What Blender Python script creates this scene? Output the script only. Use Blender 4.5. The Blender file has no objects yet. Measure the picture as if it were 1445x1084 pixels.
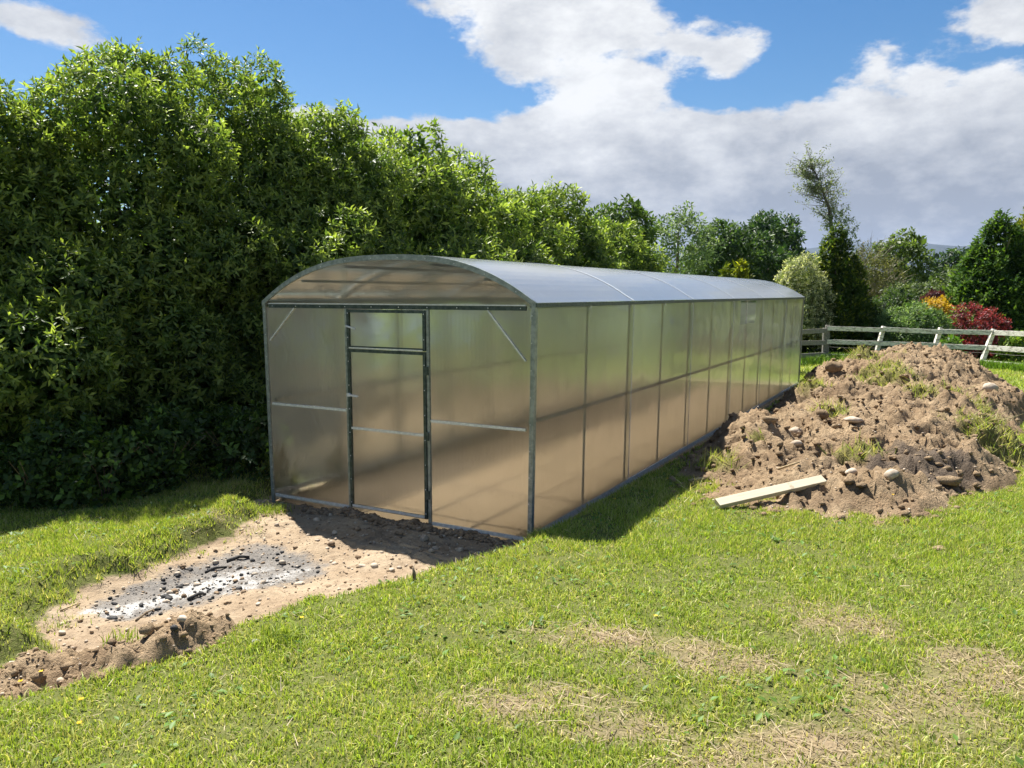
import bpy, math, random
import numpy as np
from mathutils import Vector, Matrix

random.seed(7)
RNG = np.random.default_rng(11)
scene = bpy.context.scene
COL = scene.collection

# ------------------------------------------------------------------ camera
FPX, PITCH, CAMH = 1113.0, 0.1138, 1.966
cam_data = bpy.data.cameras.new('camera')
cam_data.sensor_fit = 'HORIZONTAL'
cam_data.sensor_width = 36.0
cam_data.lens = FPX / 1445.0 * 36.0
cam_data.clip_start = 0.05
cam_data.clip_end = 20000.0
cam = bpy.data.objects.new('camera', cam_data)
cam.location = (0, 0, CAMH)
cam.rotation_euler = (math.pi / 2 - PITCH, 0, 0)
COL.objects.link(cam)
scene.camera = cam

# ------------------------------------------------------------------ sun + sky
SUN_EL = math.radians(58)
SUN_AZ = math.atan2(-0.51, 0.86)            # measured from +Y towards +X
sun_vec = Vector((math.sin(SUN_AZ) * math.cos(SUN_EL), math.cos(SUN_AZ) * math.cos(SUN_EL), math.sin(SUN_EL)))
sd = bpy.data.lights.new('sun', 'SUN')
sd.energy = 5.0
sd.angle = math.radians(0.55)
sd.color = (1.0, 0.955, 0.88)
so = bpy.data.objects.new('sun', sd)
so.rotation_euler = sun_vec.to_track_quat('Z', 'Y').to_euler()
so.location = (-8, 14, 26)
COL.objects.link(so)

world = bpy.data.worlds.new('World')
scene.world = world
world.use_nodes = True
NT = world.node_tree
NT.nodes.clear()


class G:
    """tiny helper to write node graphs as expressions"""
    def __init__(self, tree):
        self.t = tree

    def n(self, kind, **kw):
        nd = self.t.nodes.new(kind)
        for k, v in kw.items():
            setattr(nd, k, v)
        return nd

    def put(self, sock, v):
        if isinstance(v, bpy.types.NodeSocket):
            self.t.links.new(v, sock)
        elif v is not None:
            sock.default_value = v

    def m(self, op, a, b=None, c=None, clamp=False):
        nd = self.n('ShaderNodeMath', operation=op, use_clamp=clamp)
        for i, v in enumerate((a, b, c)):
            if v is not None:
                self.put(nd.inputs[i], v)
        return nd.outputs[0]

    def step(self, v, lo, hi, a=0.0, b=1.0):
        nd = self.n('ShaderNodeMapRange', interpolation_type='SMOOTHSTEP')
        self.put(nd.inputs[0], v)
        for i, q in enumerate((lo, hi, a, b)):
            self.put(nd.inputs[i + 1], q)
        return nd.outputs[0]

    def mix(self, f, a, b, blend='MIX'):
        nd = self.n('ShaderNodeMix', data_type='RGBA', blend_type=blend)
        self.put(nd.inputs[0], f)
        for i, v in ((6, a), (7, b)):
            if isinstance(v, tuple) and len(v) == 3:
                v = v + (1,)
            self.put(nd.inputs[i], v)
        return nd.outputs[2]

    def noise(self, vec=None, scale=5.0, detail=4.0, rough=0.55, dist=0.0):
        nd = self.n('ShaderNodeTexNoise')
        if vec is not None:
            self.put(nd.inputs['Vector'], vec)
        self.put(nd.inputs['Scale'], scale)
        self.put(nd.inputs['Detail'], detail)
        self.put(nd.inputs['Roughness'], rough)
        self.put(nd.inputs['Distortion'], dist)
        return nd.outputs['Fac']


g = G(NT)
sky = g.n('ShaderNodeTexSky', sky_type='NISHITA')
sky.sun_disc = False
sky.sun_elevation = SUN_EL
sky.sun_rotation = SUN_AZ
sky.air_density = 1.0
sky.dust_density = 0.35
sky.ozone_density = 2.5
tc = g.n('ShaderNodeTexCoord').outputs['Generated']
sx = g.n('ShaderNodeSeparateXYZ')
g.put(sx.inputs[0], tc)
X, Y, Z = sx.outputs
az = g.m('ARCTAN2', X, Y)
el = g.m('ARCSINE', Z)
cmb = g.n('ShaderNodeCombineXYZ')
g.put(cmb.inputs[0], X); g.put(cmb.inputs[1], Y); g.put(cmb.inputs[2], g.m('MULTIPLY', Z, 1.9))
cv = cmb.outputs[0]
n1 = g.noise(cv, 4.2, 13, 0.62, 0.0)
n2 = g.noise(cv, 9.0, 10, 0.6, 0.0)
off = g.n('ShaderNodeVectorMath', operation='ADD')
g.put(off.inputs[0], cv); off.inputs[1].default_value = (3.1, 1.7, 0.4)
n3 = g.noise(off.outputs[0], 4.5, 6, 0.55, 0.0)
n4 = g.noise(off.outputs[0], 14.0, 9, 0.62, 0.0)


def blob(a0, e0, sa, se, amp):
    da = g.m('DIVIDE', g.m('SUBTRACT', az, a0), sa)
    de = g.m('DIVIDE', g.m('SUBTRACT', el, e0), se)
    q = g.m('ADD', g.m('MULTIPLY', da, da), g.m('MULTIPLY', de, de))
    return g.m('MULTIPLY', g.m('POWER', 2.718, g.m('MULTIPLY', q, -1.0)), amp)


# cloud bank ahead; unseen stretch behind camera added for fill light; cumulus above it
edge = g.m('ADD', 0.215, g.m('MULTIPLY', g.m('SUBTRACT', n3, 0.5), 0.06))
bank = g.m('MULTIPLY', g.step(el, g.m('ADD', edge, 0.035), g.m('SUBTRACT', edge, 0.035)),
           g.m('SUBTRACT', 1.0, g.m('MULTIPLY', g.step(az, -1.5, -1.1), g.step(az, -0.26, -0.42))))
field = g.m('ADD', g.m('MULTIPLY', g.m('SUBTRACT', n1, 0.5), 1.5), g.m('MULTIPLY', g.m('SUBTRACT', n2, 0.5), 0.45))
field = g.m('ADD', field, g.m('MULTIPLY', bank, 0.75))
field = g.m('ADD', field, g.step(el, 0.42, 0.62, 0.0, 0.26))      # extra cumulus overhead, out of view, added to raise the fill light
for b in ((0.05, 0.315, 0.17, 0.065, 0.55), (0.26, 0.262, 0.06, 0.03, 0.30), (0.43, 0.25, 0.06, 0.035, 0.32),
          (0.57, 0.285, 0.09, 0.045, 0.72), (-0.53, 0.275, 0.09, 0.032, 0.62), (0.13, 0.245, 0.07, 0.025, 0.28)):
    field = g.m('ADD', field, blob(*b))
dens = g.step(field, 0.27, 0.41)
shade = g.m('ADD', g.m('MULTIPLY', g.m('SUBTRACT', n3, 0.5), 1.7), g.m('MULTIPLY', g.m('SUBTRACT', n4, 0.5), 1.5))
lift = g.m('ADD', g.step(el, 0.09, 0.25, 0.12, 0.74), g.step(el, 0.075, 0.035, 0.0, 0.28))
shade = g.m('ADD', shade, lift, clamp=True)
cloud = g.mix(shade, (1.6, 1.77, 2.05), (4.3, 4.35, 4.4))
gam = g.n('ShaderNodeHueSaturation')
gam.inputs['Saturation'].default_value = 1.34
gam.inputs['Value'].default_value = 0.50
g.put(gam.inputs['Color'], sky.outputs[0])
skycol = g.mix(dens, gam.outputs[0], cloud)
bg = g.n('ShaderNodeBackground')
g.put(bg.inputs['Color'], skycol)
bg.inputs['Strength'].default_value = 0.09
wo = g.n('ShaderNodeOutputWorld')
NT.links.new(bg.outputs[0], wo.inputs['Surface'])

vs = scene.view_settings
vs.view_transform = 'Standard'
vs.look = 'None'
vs.exposure = 1.3
vs.gamma = 1.0
scene.render.engine = 'CYCLES'
cy = scene.cycles
cy.max_bounces = 14
cy.diffuse_bounces = 4
cy.glossy_bounces = 3
cy.transmission_bounces = 12
cy.transparent_max_bounces = 16
cy.volume_bounces = 0
cy.caustics_reflective = False
cy.caustics_refractive = False
cy.sample_clamp_indirect = 6.0
cy.use_denoising = True

# ------------------------------------------------------------------ pixel helpers (photo pixel -> world direction)
O = np.array([-2.275, 7.40])
YAW = -0.508
GW, GL, GH = 2.775, 12.32, 1.89
WD = np.array([math.cos(YAW), math.sin(YAW)])
LD = np.array([-math.sin(YAW), math.cos(YAW)])


def ray(px, py):
    a = (px - 722.5) / FPX
    b = -(py - 542) / FPX
    return np.array([a, math.cos(PITCH) + b * math.sin(PITCH), -math.sin(PITCH) + b * math.cos(PITCH)])


def ground_at(px, py, z=0.0):
    r = ray(px, py)
    t = (z - CAMH) / r[2]
    return np.array([0, 0, CAMH]) + t * r


def at_depth(px, py, y):
    r = ray(px, py)
    return np.array([0, 0, CAMH]) + r * (y / r[1])


# ------------------------------------------------------------------ numpy noise
_perm = np.random.default_rng(3).random((256, 256))


def vnoise(x, y):
    xi = np.floor(x).astype(int); yi = np.floor(y).astype(int)
    fx = x - xi; fy = y - yi
    fx = fx * fx * (3 - 2 * fx); fy = fy * fy * (3 - 2 * fy)
    a = _perm[xi & 255, yi & 255]; b = _perm[(xi + 1) & 255, yi & 255]
    c = _perm[xi & 255, (yi + 1) & 255]; d = _perm[(xi + 1) & 255, (yi + 1) & 255]
    return (a * (1 - fx) + b * fx) * (1 - fy) + (c * (1 - fx) + d * fx) * fy


def fbm(x, y, scale, oct=4, rough=0.5):
    s = 0; amp = 1; tot = 0
    for k in range(oct):
        s = s + amp * (vnoise(x * scale + 17.3 * k, y * scale + 9.1 * k) - 0.5)
        tot += amp
        amp *= rough; scale *= 2.03
    return s / tot * 2


def sstep(x, a, b):
    t = np.clip((x - a) / (b - a), 0, 1)
    return t * t * (3 - 2 * t)


# ------------------------------------------------------------------ terrain
APRON = np.array([(-2.15, 7.35), (-2.2, 6.85), (-2.25, 6.2), (-2.55, 5.6), (-2.85, 5.05), (-2.82, 4.7), (-2.75, 4.45), (-2.55, 4.2),
                  (-2.62, 3.95), (-2.75, 3.7), (-2.4, 3.45), (-1.85, 3.95), (-1.35, 4.42), (-1.0, 4.65), (-0.42, 5.12), (-0.12, 5.38),
                  (0.08, 5.75), (0.22, 6.08), (-1.0, 6.9)])


def sdf_poly(px, py, poly):
    d = np.full(px.shape, 1e9)
    inside = np.zeros(px.shape, bool)
    n = len(poly)
    for i in range(n):
        ax, ay = poly[i]; bx, by = poly[(i + 1) % n]
        ex, ey = bx - ax, by - ay
        wx, wy = px - ax, py - ay
        t = np.clip((wx * ex + wy * ey) / (ex * ex + ey * ey), 0, 1)
        d = np.minimum(d, np.hypot(wx - t * ex, wy - t * ey))
        c = ((ay <= py) & (by > py)) | ((ay > py) & (by <= py))
        with np.errstate(divide='ignore', invalid='ignore'):
            xin = ax + (py - ay) * ex / np.where(ey == 0, 1e-9, ey)
        inside ^= c & (px < xin)
    return np.where(inside, -d, d)


def lawn(x, y):
    z = 0.33 - 0.016 * np.clip(y - 3.5, 0, 28)
    z = z + 0.05 * np.clip(x, -5.5, 0)
    z = z - 0.015 * np.clip(x - 5, 0, 12)
    z = z + 0.03 * fbm(x, y, 0.7, 3)
    return z


def uv(x, y):
    dx, dy = x - O[0], y - O[1]
    return dx * WD[0] + dy * WD[1], dx * LD[0] + dy * LD[1]


def dig_sdf(x, y):
    u, v = uv(x, y)
    du = np.maximum(-0.05 - u, u - (GW + 0.10)); dv = np.maximum(-0.25 - v, v - (GL + 0.25))
    rect = np.where((du < 0) & (dv < 0), np.maximum(du, dv), np.hypot(np.maximum(du, 0), np.maximum(dv, 0)))
    nx = x + 0.20 * fbm(x, y, 2.0, 5, .6); ny = y + 0.20 * fbm(x + 40, y, 2.0, 5, .6)
    return np.minimum(rect + 0.05 * fbm(x, y, 4, 3), sdf_poly(nx, ny, APRON))


def near(x, y):
    return (x > -9) & (x < 12) & (y > -1) & (y < 24)


def dirt_mask(x, y):
    d = np.full(x.shape, 5.0)
    k = near(x, y)
    d[k] = dig_sdf(x[k], y[k])
    return d


def ash_mask(x, y):
    # long burnt patch in front of the greenhouse
    ax, ay = np.array([-2.62, 4.72]), np.array([-1.62, 5.92])
    e = ay - ax; L = np.hypot(*e); e = e / L
    s = ((x - ax[0]) * e[0] + (y - ax[1]) * e[1]) / L
    q = (x - ax[0]) * e[1] - (y - ax[1]) * e[0]
    w = 0.27 + 0.36 * np.clip(s, 0, 1)
    return np.exp(-((q / w) ** 2) ** 1.3) * sstep(s, -0.08, 0.1) * (1 - sstep(s, 0.85, 1.15))


STRAW = []
for (cpx, cpy, rx, ry, amp) in ((860, 905, 0.45, 0.16, .8), (1040, 935, 0.5, 0.25, 1.0), (1170, 890, 0.35, 0.35, .75), (960, 920, .3, .15, .8),
                                (740, 1010, 0.42, 0.2, .9), (860, 1040, .4, .18, .9), (990, 1080, .3, .2, .6), (1250, 990, 0.40, 0.3, .95),
                                (1390, 940, 0.4, 0.3, .9), (1200, 1050, 0.5, 0.2, .85), (1330, 1040, .3, .2, .6), (420, 760, .3, .3, .4), (300, 740, .35, .3, .4), (680, 990, .2, .15, .7)):
    p = ground_at(cpx, cpy, 0.32 if cpx > 600 else 0.08)
    STRAW.append((p[0], p[1], rx, ry, amp))


def straw_mask(x, y):
    s = np.zeros(x.shape)
    for cx_, cy_, rx, ry, amp in STRAW:
        s = np.maximum(s, .9 * amp * np.exp(-(((x - cx_) / rx) ** 2 + ((y - cy_) / ry) ** 2)))
    return np.clip(s * 1.1 - .12 + (0.75 * fbm(x, y, 2.6, 3) + .45 * fbm(x, y, 9, 3)) * sstep(s, 0.05, 0.4), 0, 1)


MA, MB_ = np.array([2.45, 5.75]), np.array([9.4, 17.6])
ML = np.hypot(*(MB_ - MA)); ME = (MB_ - MA) / ML


def mound_h(x, y):
    s = ((x - MA[0]) * ME[0] + (y - MA[1]) * ME[1]) / ML
    q = (x - MA[0]) * ME[1] - (y - MA[1]) * ME[0]
    q = q + 0.25 * fbm(x, y, 0.8, 2)
    wl = np.interp(s, [0, .1, .3, .5, .7, 1], [1.5, 1.75, 1.9, 1.95, 2.1, 1.6])
    wr = np.interp(s, [0, .1, .3, .5, .7, 1], [.6, 1.05, 1.4, 1.45, 1.3, 1.0])
    w = np.where(q < 0, wl, wr)
    H = np.interp(s, [-.03, .03, .09, .19, .34, .49, .65, .82, .92, 1.0], [0, .13, .20, .31, .44, .56, .72, .84, .50, 0])
    p = np.clip(1 - (q / w) ** 2, -0.6, 1)
    p = np.sign(p) * np.abs(p) ** 0.85
    h = H * p
    h = np.where((s < -.02) | (s > 1), -0.3, h)
    return h


def mound_full(x, y):
    h = mound_h(x, y)
    k = sstep(h, -0.02, 0.2)
    r1 = fbm(x, y, 1.6, 3); r2 = fbm(x + 5, y + 3, 4.5, 3); r3 = fbm(x, y + 8, 11, 3)
    n = 0.27 * r1 + 0.22 * (0.25 - np.abs(r2)) + 0.15 * (0.2 - np.abs(r3)) + 0.05 * fbm(x, y, 25, 2, .7)
    return h + k * n - 0.05 * (1 - k)


# small spoil heap at the left of the ash patch
SP0, SP1 = ground_at(45, 952, 0.1), ground_at(250, 925, 0.1)


def spoil_h(x, y):
    e = (SP1 - SP0)[:2]; L = np.hypot(*e); e = e / L
    s = ((x - SP0[0]) * e[0] + (y - SP0[1]) * e[1]) / L
    q = (x - SP0[0]) * e[1] - (y - SP0[1]) * e[0]
    q = q + 0.1 * fbm(x, y, 3, 2)
    sc = np.clip(s, 0, 1)
    d = np.hypot((s - sc) * L * 1.2, q)
    h = 0.15 * (1 - (d / 0.40) ** 2)
    return np.maximum(h, -0.15)


def spoil_full(x, y):
    h = spoil_h(x, y)
    k = sstep(h, -0.01, 0.08)
    return h + k * (0.06 * fbm(x, y, 5, 3) + 0.055 * (.2 - np.abs(fbm(x + 3, y, 14, 3))) + 0.028 * fbm(x + 9, y, 36, 2)) - 0.03 * (1 - k)


def terrain(x, y, fine=True):
    x = np.asarray(x, float); y = np.asarray(y, float)
    sh = x.shape
    x = x.ravel(); y = y.ravel()
    d = dirt_mask(x, y)
    u, v = uv(x, y)
    pad = np.full(x.shape, -0.005)
    am = ash_mask(x, y)
    if fine:
        rough = 0.034 * fbm(x, y, 4, 4) + 0.016 * fbm(x + 7, y, 20, 3)
        inside = (u > 0.03) & (u < GW - .03) & (v > 0.03) & (v < GL)
        pad = pad + np.where(inside, 0.006 * fbm(x, y, 4, 3), rough) - 0.05 * am
    w = sstep(d, 0.0, 0.34)
    # the bank at the left of the ash patch is steep and undercut, elsewhere it eases up
    z = pad * (1 - w) + lawn(x, y) * w
    return z.reshape(sh)


def tz(x, y):
    return float(terrain(np.array([x]), np.array([y]))[0])


# ------------------------------------------------------------------ materials
def new_mat(name):
    m = bpy.data.materials.new(name)
    m.use_nodes = True
    m.node_tree.nodes.clear()
    return m, G(m.node_tree)


def out(g_, shader, disp=None):
    o = g_.n('ShaderNodeOutputMaterial')
    g_.t.links.new(shader, o.inputs['Surface'])


def bump(g_, height, strength=0.5, dist=0.02, normal=None):
    b = g_.n('ShaderNodeBump')
    b.inputs['Strength'].default_value = strength
    b.inputs['Distance'].default_value = dist
    g_.put(b.inputs['Height'], height)
    if normal is not None:
        g_.put(b.inputs['Normal'], normal)
    return b.outputs[0]


def prin(g_, color, rough=0.6, metal=0.0, spec=0.5, normal=None):
    p = g_.n('ShaderNodeBsdfPrincipled')
    if isinstance(color, tuple) and len(color) == 3:
        color = color + (1,)
    g_.put(p.inputs['Base Color'], color)
    g_.put(p.inputs['Roughness'], rough)
    p.inputs['Metallic'].default_value = metal
    p.inputs['Specular IOR Level'].default_value = spec
    if normal is not None:
        g_.put(p.inputs['Normal'], normal)
    return p.outputs[0]


def geo_pos(g_):
    return g_.n('ShaderNodeNewGeometry').outputs['Position']


def attr(g_, name, out_='Fac'):
    a = g_.n('ShaderNodeAttribute', attribute_name=name)
    return a.outputs[out_]


def leaf_mat(name, trans=0.35, rough=0.42, spec=0.4):
    m, g_ = new_mat(name)
    c = attr(g_, 'col', 'Color')
    p = prin(g_, c, rough, 0, spec)
    t = g_.n('ShaderNodeBsdfTranslucent')
    tcol = g_.mix(1.0, c, (1.25, 1.35, 0.55), 'MULTIPLY')
    g_.put(t.inputs['Color'], tcol)
    mx = g_.n('ShaderNodeMixShader')
    mx.inputs[0].default_value = trans
    g_.t.links.new(p, mx.inputs[1]); g_.t.links.new(t.outputs[0], mx.inputs[2])
    out(g_, mx.outputs[0])
    return m


M = {}
M['laurel'] = leaf_mat('laurel_leaf', 0.45, 0.46, 0.32)
M['leaf'] = leaf_mat('broad_leaf', 0.38, 0.5, 0.3)
M['needle'] = leaf_mat('conifer_spray', 0.32, 0.7, 0.15)
M['grass'] = leaf_mat('grass_blade', 0.38, 0.5, 0.25)

m, g_ = new_mat('bark')
p = geo_pos(g_)
out(g_, prin(g_, g_.mix(g_.noise(p, 9, 6), (0.05, 0.04, 0.03), (0.20, 0.17, 0.13)), 0.9, 0, .2, bump(g_, g_.noise(p, 40, 4), .6, .01)))
M['bark'] = m
m, g_ = new_mat('pale_bark')
p = geo_pos(g_)
out(g_, prin(g_, g_.mix(g_.noise(p, 9, 6), (0.13, 0.11, 0.08), (0.30, 0.27, 0.2)), 0.9, 0, .2))
M['pale_bark'] = m


def soil_nodes(g_, pos, bright=1.0):
    a = g_.noise(pos, 1.7, 5, 0.6)
    b = g_.noise(pos, 14, 6, 0.65)
    c = g_.noise(pos, 70, 4, 0.7)
    k = bright
    col = g_.mix(g_.step(a, .35, .65), (0.355 * k, 0.265 * k, 0.175 * k), (0.445 * k, 0.35 * k, 0.24 * k))
    col = g_.mix(g_.step(b, .42, .7, 0, .55), col, (0.22 * k, 0.155 * k, 0.10 * k))
    col = g_.mix(g_.step(c, .60, .75, 0, .45), col, (0.58 * k, 0.49 * k, 0.37 * k))
    col = g_.mix(g_.step(c, .42, .28, 0, .6), col, (0.15 * k, 0.10 * k, 0.065 * k))
    return col, a, b, c


# ground: lawn soil / thatch / bare earth / ash, by where the turf was stripped and burnt
m, g_ = new_mat('ground_earth_and_turf')
pos = geo_pos(g_)
soil, a, b, c = soil_nodes(g_, pos, 0.86)
turf = g_.mix(g_.noise(pos, 5, 5), (0.065, 0.08, 0.02), (0.15, 0.165, 0.045))
turf = g_.mix(g_.step(c, .5, .7, 0, .6), turf, (0.20, 0.17, 0.085))
straw_c = g_.mix(g_.noise(pos, 35, 5), (0.17, 0.125, 0.075), (0.34, 0.265, 0.165))
sv = attr(g_, 'straw')
turf = g_.mix(sv, turf, straw_c)
far = g_.mix(g_.noise(pos, 0.6, 6, .6), (0.13, 0.17, 0.035), (0.20, 0.235, 0.05))
yy = g_.n('ShaderNodeSeparateXYZ'); g_.put(yy.inputs[0], pos)
turf = g_.mix(g_.step(yy.outputs[1], 9, 16), turf, far)
dv = attr(g_, 'dirt')
dn = g_.m('ADD', dv, g_.m('MULTIPLY', g_.m('SUBTRACT', b, 0.5), 0.5))
col = g_.mix(g_.step(dn, .35, .65), turf, soil)
col = g_.mix(attr(g_, 'raked'), col, g_.mix(g_.noise(pos, 3, 6, .6), (0.56, 0.37, 0.22), (0.68, 0.48, 0.30)))
av = attr(g_, 'ash')
wv = attr(g_, 'white_ash')
char = g_.mix(g_.noise(pos, 45, 5, .7), (0.03, 0.03, 0.031), (0.33, 0.31, 0.285))
an = g_.m('ADD', av, g_.m('MULTIPLY', g_.m('SUBTRACT', g_.noise(pos, 7, 6, .7), 0.5), 0.9))
col = g_.mix(g_.step(an, .40, .75, 0, .92), col, char)
wn = g_.m('ADD', wv, g_.m('MULTIPLY', g_.m('SUBTRACT', g_.noise(pos, 13, 8, .75), 0.5), 2.6))
col = g_.mix(g_.step(wn, .42, .95, 0, .85), col, g_.mix(g_.noise(pos, 30, 4), (0.28, 0.27, 0.26), (0.60, 0.59, 0.56)))
hgt = g_.m('ADD', g_.m('MULTIPLY', b, 1.0), g_.m('MULTIPLY', c, 0.45))
out(g_, prin(g_, col, 0.95, 0, .12, bump(g_, hgt, 0.8, 0.03)))
M['ground'] = m

m, g_ = new_mat('heaped_soil')
pos = geo_pos(g_)
soil, a, b, c = soil_nodes(g_, pos, 0.84)
soil = g_.mix(g_.step(g_.noise(pos, 2.2, 5, .65), .50, .64, 0, .55), soil, (0.155, 0.112, 0.075))
soil = g_.mix(attr(g_, 'dark'), soil, g_.mix(b, (0.05, 0.045, 0.042), (0.17, 0.14, 0.12)))
soil = g_.mix(attr(g_, 'turf'), soil, g_.mix(b, (0.10, 0.13, 0.03), (0.25, 0.21, 0.10)))
soil = g_.mix(1.0, soil, (1.03, .97, .88), "MULTIPLY")
hgt = g_.m('ADD', g_.m('MULTIPLY', b, 1.0), g_.m('MULTIPLY', c, 0.6))
out(g_, prin(g_, soil, 0.95, 0, .12, bump(g_, hgt, 0.9, 0.05)))
M['heap'] = m


def simple(name, c1, c2, scale=12, rough=0.8, metal=0, spec=.3, bs=0.4, bd=.01, detail=5):
    m, g_ = new_mat(name)
    pos = geo_pos(g_)
    n = g_.noise(pos, scale, detail, .6)
    out(g_, prin(g_, g_.mix(g_.step(n, .32, .68), c1, c2), rough, metal, spec, bump(g_, n, bs, bd)))
    M[name] = m
    return m


simple('stone', (0.33, 0.26, 0.19), (0.52, 0.44, 0.34), 22)
simple('grey_stone', (0.22, 0.22, 0.22), (0.42, 0.41, 0.39), 22)
simple('clod', (0.17, 0.115, 0.07), (0.36, 0.26, 0.165), 18, .95, bs=.8, bd=.03)
simple('charcoal', (0.012, 0.012, 0.013), (0.07, 0.068, 0.066), 60, .8)
simple('twig', (0.10, 0.07, 0.045), (0.26, 0.2, 0.13), 50, .9)
simple('dry_stick', (0.30, 0.22, 0.12), (0.52, 0.41, 0.25), 50, .9)
simple('galvanised', (0.60, 0.62, 0.62), (0.78, 0.80, 0.80), 30, .42, .30, .5, .1)
simple('dull_galvanised', (0.19, 0.225, 0.21), (0.34, 0.375, 0.36), 25, .42, .35, .5, .1)
simple('dark_profile', (0.025, 0.045, 0.042), (0.075, 0.10, 0.096), 25, .4, .4, .5, .1)
simple('clear_plastic', (0.55, 0.58, 0.6), (0.7, 0.72, 0.74), 20, .25)
simple('hill', (0.02, 0.03, 0.035), (0.04, 0.055, 0.055), .004, 1.0, bs=0)
simple('farm_roof', (0.5, 0.5, 0.5), (0.62, 0.62, 0.62), 3, .6)
simple('old_wood', (0.13, 0.12, 0.105), (0.27, 0.25, 0.225), 25, .9)
simple('buttercup_yellow', (0.75, 0.48, 0.01), (0.85, 0.58, 0.03), 100, .5)
simple('stem_green', (0.08, 0.14, 0.03), (0.12, 0.2, 0.04), 50, .6)

m, g_ = new_mat('weathered_white_paint')
pos = geo_pos(g_)
mp = g_.n('ShaderNodeMapping'); g_.put(mp.inputs[0], pos); mp.inputs['Scale'].default_value = (1, 1, 3)
n = g_.noise(mp.outputs[0], 7, 7, .7); n_ = g_.noise(pos, 60, 4, .6)
cc = g_.mix(g_.step(n, .44, .64, 0, .9), (0.84, 0.80, 0.71), (0.26, 0.23, 0.19))
cc = g_.mix(g_.step(n_, .6, .72, 0, .6), cc, (0.12, 0.11, 0.09))
out(g_, prin(g_, cc, .85, 0, .3, bump(g_, n, .4, .01)))
M['white_paint'] = m

m, g_ = new_mat('sawn_timber')
tcn = g_.n('ShaderNodeTexCoord').outputs['Object']
mp = g_.n('ShaderNodeMapping'); g_.put(mp.inputs[0], tcn); mp.inputs['Scale'].default_value = (1.2, 22, 22)
n = g_.noise(mp.outputs[0], 2.5, 6, .6); n_ = g_.noise(tcn, 9, 5, .7)
cc = g_.mix(n, (0.46, 0.39, 0.27), (0.64, 0.57, 0.43))
cc = g_.mix(g_.step(n_, .58, .72, 0, .75), cc, (0.26, 0.19, 0.11))
out(g_, prin(g_, cc, .75, 0, .3, bump(g_, n, .3, .004)))
M['timber'] = m


def poly_mat(name, axis, clear, haze, rough=0.6, ior=1.05, bumpk=0.5, tint=(0.93, 0.95, 0.92), gloss_rough=.12, wob=0.35, transl=(0.75, 0.78, 0.76), dusty=0.0, dfrac=.2, fres=1.28):
    """twin-wall polycarbonate: fluted sheet that smears what lies behind it sideways"""
    m, g_ = new_mat(name)
    obc = g_.n('ShaderNodeTexCoord').outputs['Object']
    s = g_.n('ShaderNodeSeparateXYZ'); g_.put(s.inputs[0], obc)
    t = s.outputs[axis]
    flute = g_.m('SINE', g_.m('MULTIPLY', t, 2 * math.pi / 0.0105))
    flute2 = g_.m('SINE', g_.m('MULTIPLY', t, 2 * math.pi / 0.0373))
    wobble = g_.noise(obc, 1.6, 2, .5)
    h = g_.m('ADD', g_.m('MULTIPLY', flute, 0.0006 * bumpk), g_.m('MULTIPLY', wobble, 0.05 * wob))
    h = g_.m('ADD', h, g_.m('MULTIPLY', flute2, 0.0004 * bumpk))
    nrm = bump(g_, h, 1.0, 1.0)
    rf = g_.n('ShaderNodeBsdfRefraction')
    rf.inputs['Color'].default_value = tint + (1,)
    rf.inputs['Roughness'].default_value = rough
    rf.inputs['IOR'].default_value = ior
    g_.put(rf.inputs['Normal'], nrm)
    tr = g_.n('ShaderNodeBsdfTransparent'); tr.inputs['Color'].default_value = tint + (1,)
    mx = g_.n('ShaderNodeMixShader'); mx.inputs[0].default_value = clear
    g_.t.links.new(rf.outputs[0], mx.inputs[1]); g_.t.links.new(tr.outputs[0], mx.inputs[2])
    tl = g_.n('ShaderNodeBsdfTranslucent'); tl.inputs['Color'].default_value = transl + (1,)
    df = g_.n('ShaderNodeBsdfDiffuse'); df.inputs['Color'].default_value = transl + (1,)
    mh = g_.n('ShaderNodeMixShader'); mh.inputs[0].default_value = dfrac
    g_.t.links.new(tl.outputs[0], mh.inputs[1]); g_.t.links.new(df.outputs[0], mh.inputs[2])
    m2 = g_.n('ShaderNodeMixShader')
    dirt = g_.noise(obc, 6, 7, .7)
    g_.put(m2.inputs[0], g_.m('ADD', haze, g_.m('MULTIPLY', g_.step(dirt, .52, .75), dusty)))
    g_.t.links.new(mx.outputs[0], m2.inputs[1]); g_.t.links.new(mh.outputs[0], m2.inputs[2])
    gl = g_.n('ShaderNodeBsdfGlossy')
    gl.inputs['Roughness'].default_value = gloss_rough
    gl.inputs['Color'].default_value = (.9, .92, .95, 1)
    h2 = g_.m('ADD', g_.m('MULTIPLY', flute, 0.00012 * bumpk), g_.m('MULTIPLY', wobble, 0.012 * wob))
    g_.put(gl.inputs['Normal'], bump(g_, h2, 1.0, 1.0))
    fr = g_.n('ShaderNodeFresnel'); fr.inputs['IOR'].default_value = fres
    m3 = g_.n('ShaderNodeMixShader')
    g_.put(m3.inputs[0], fr.outputs[0])
    g_.t.links.new(m2.outputs[0], m3.inputs[1]); g_.t.links.new(gl.outputs[0], m3.inputs[2])
    out(g_, m3.outputs[0])
    M[name] = m


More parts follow.
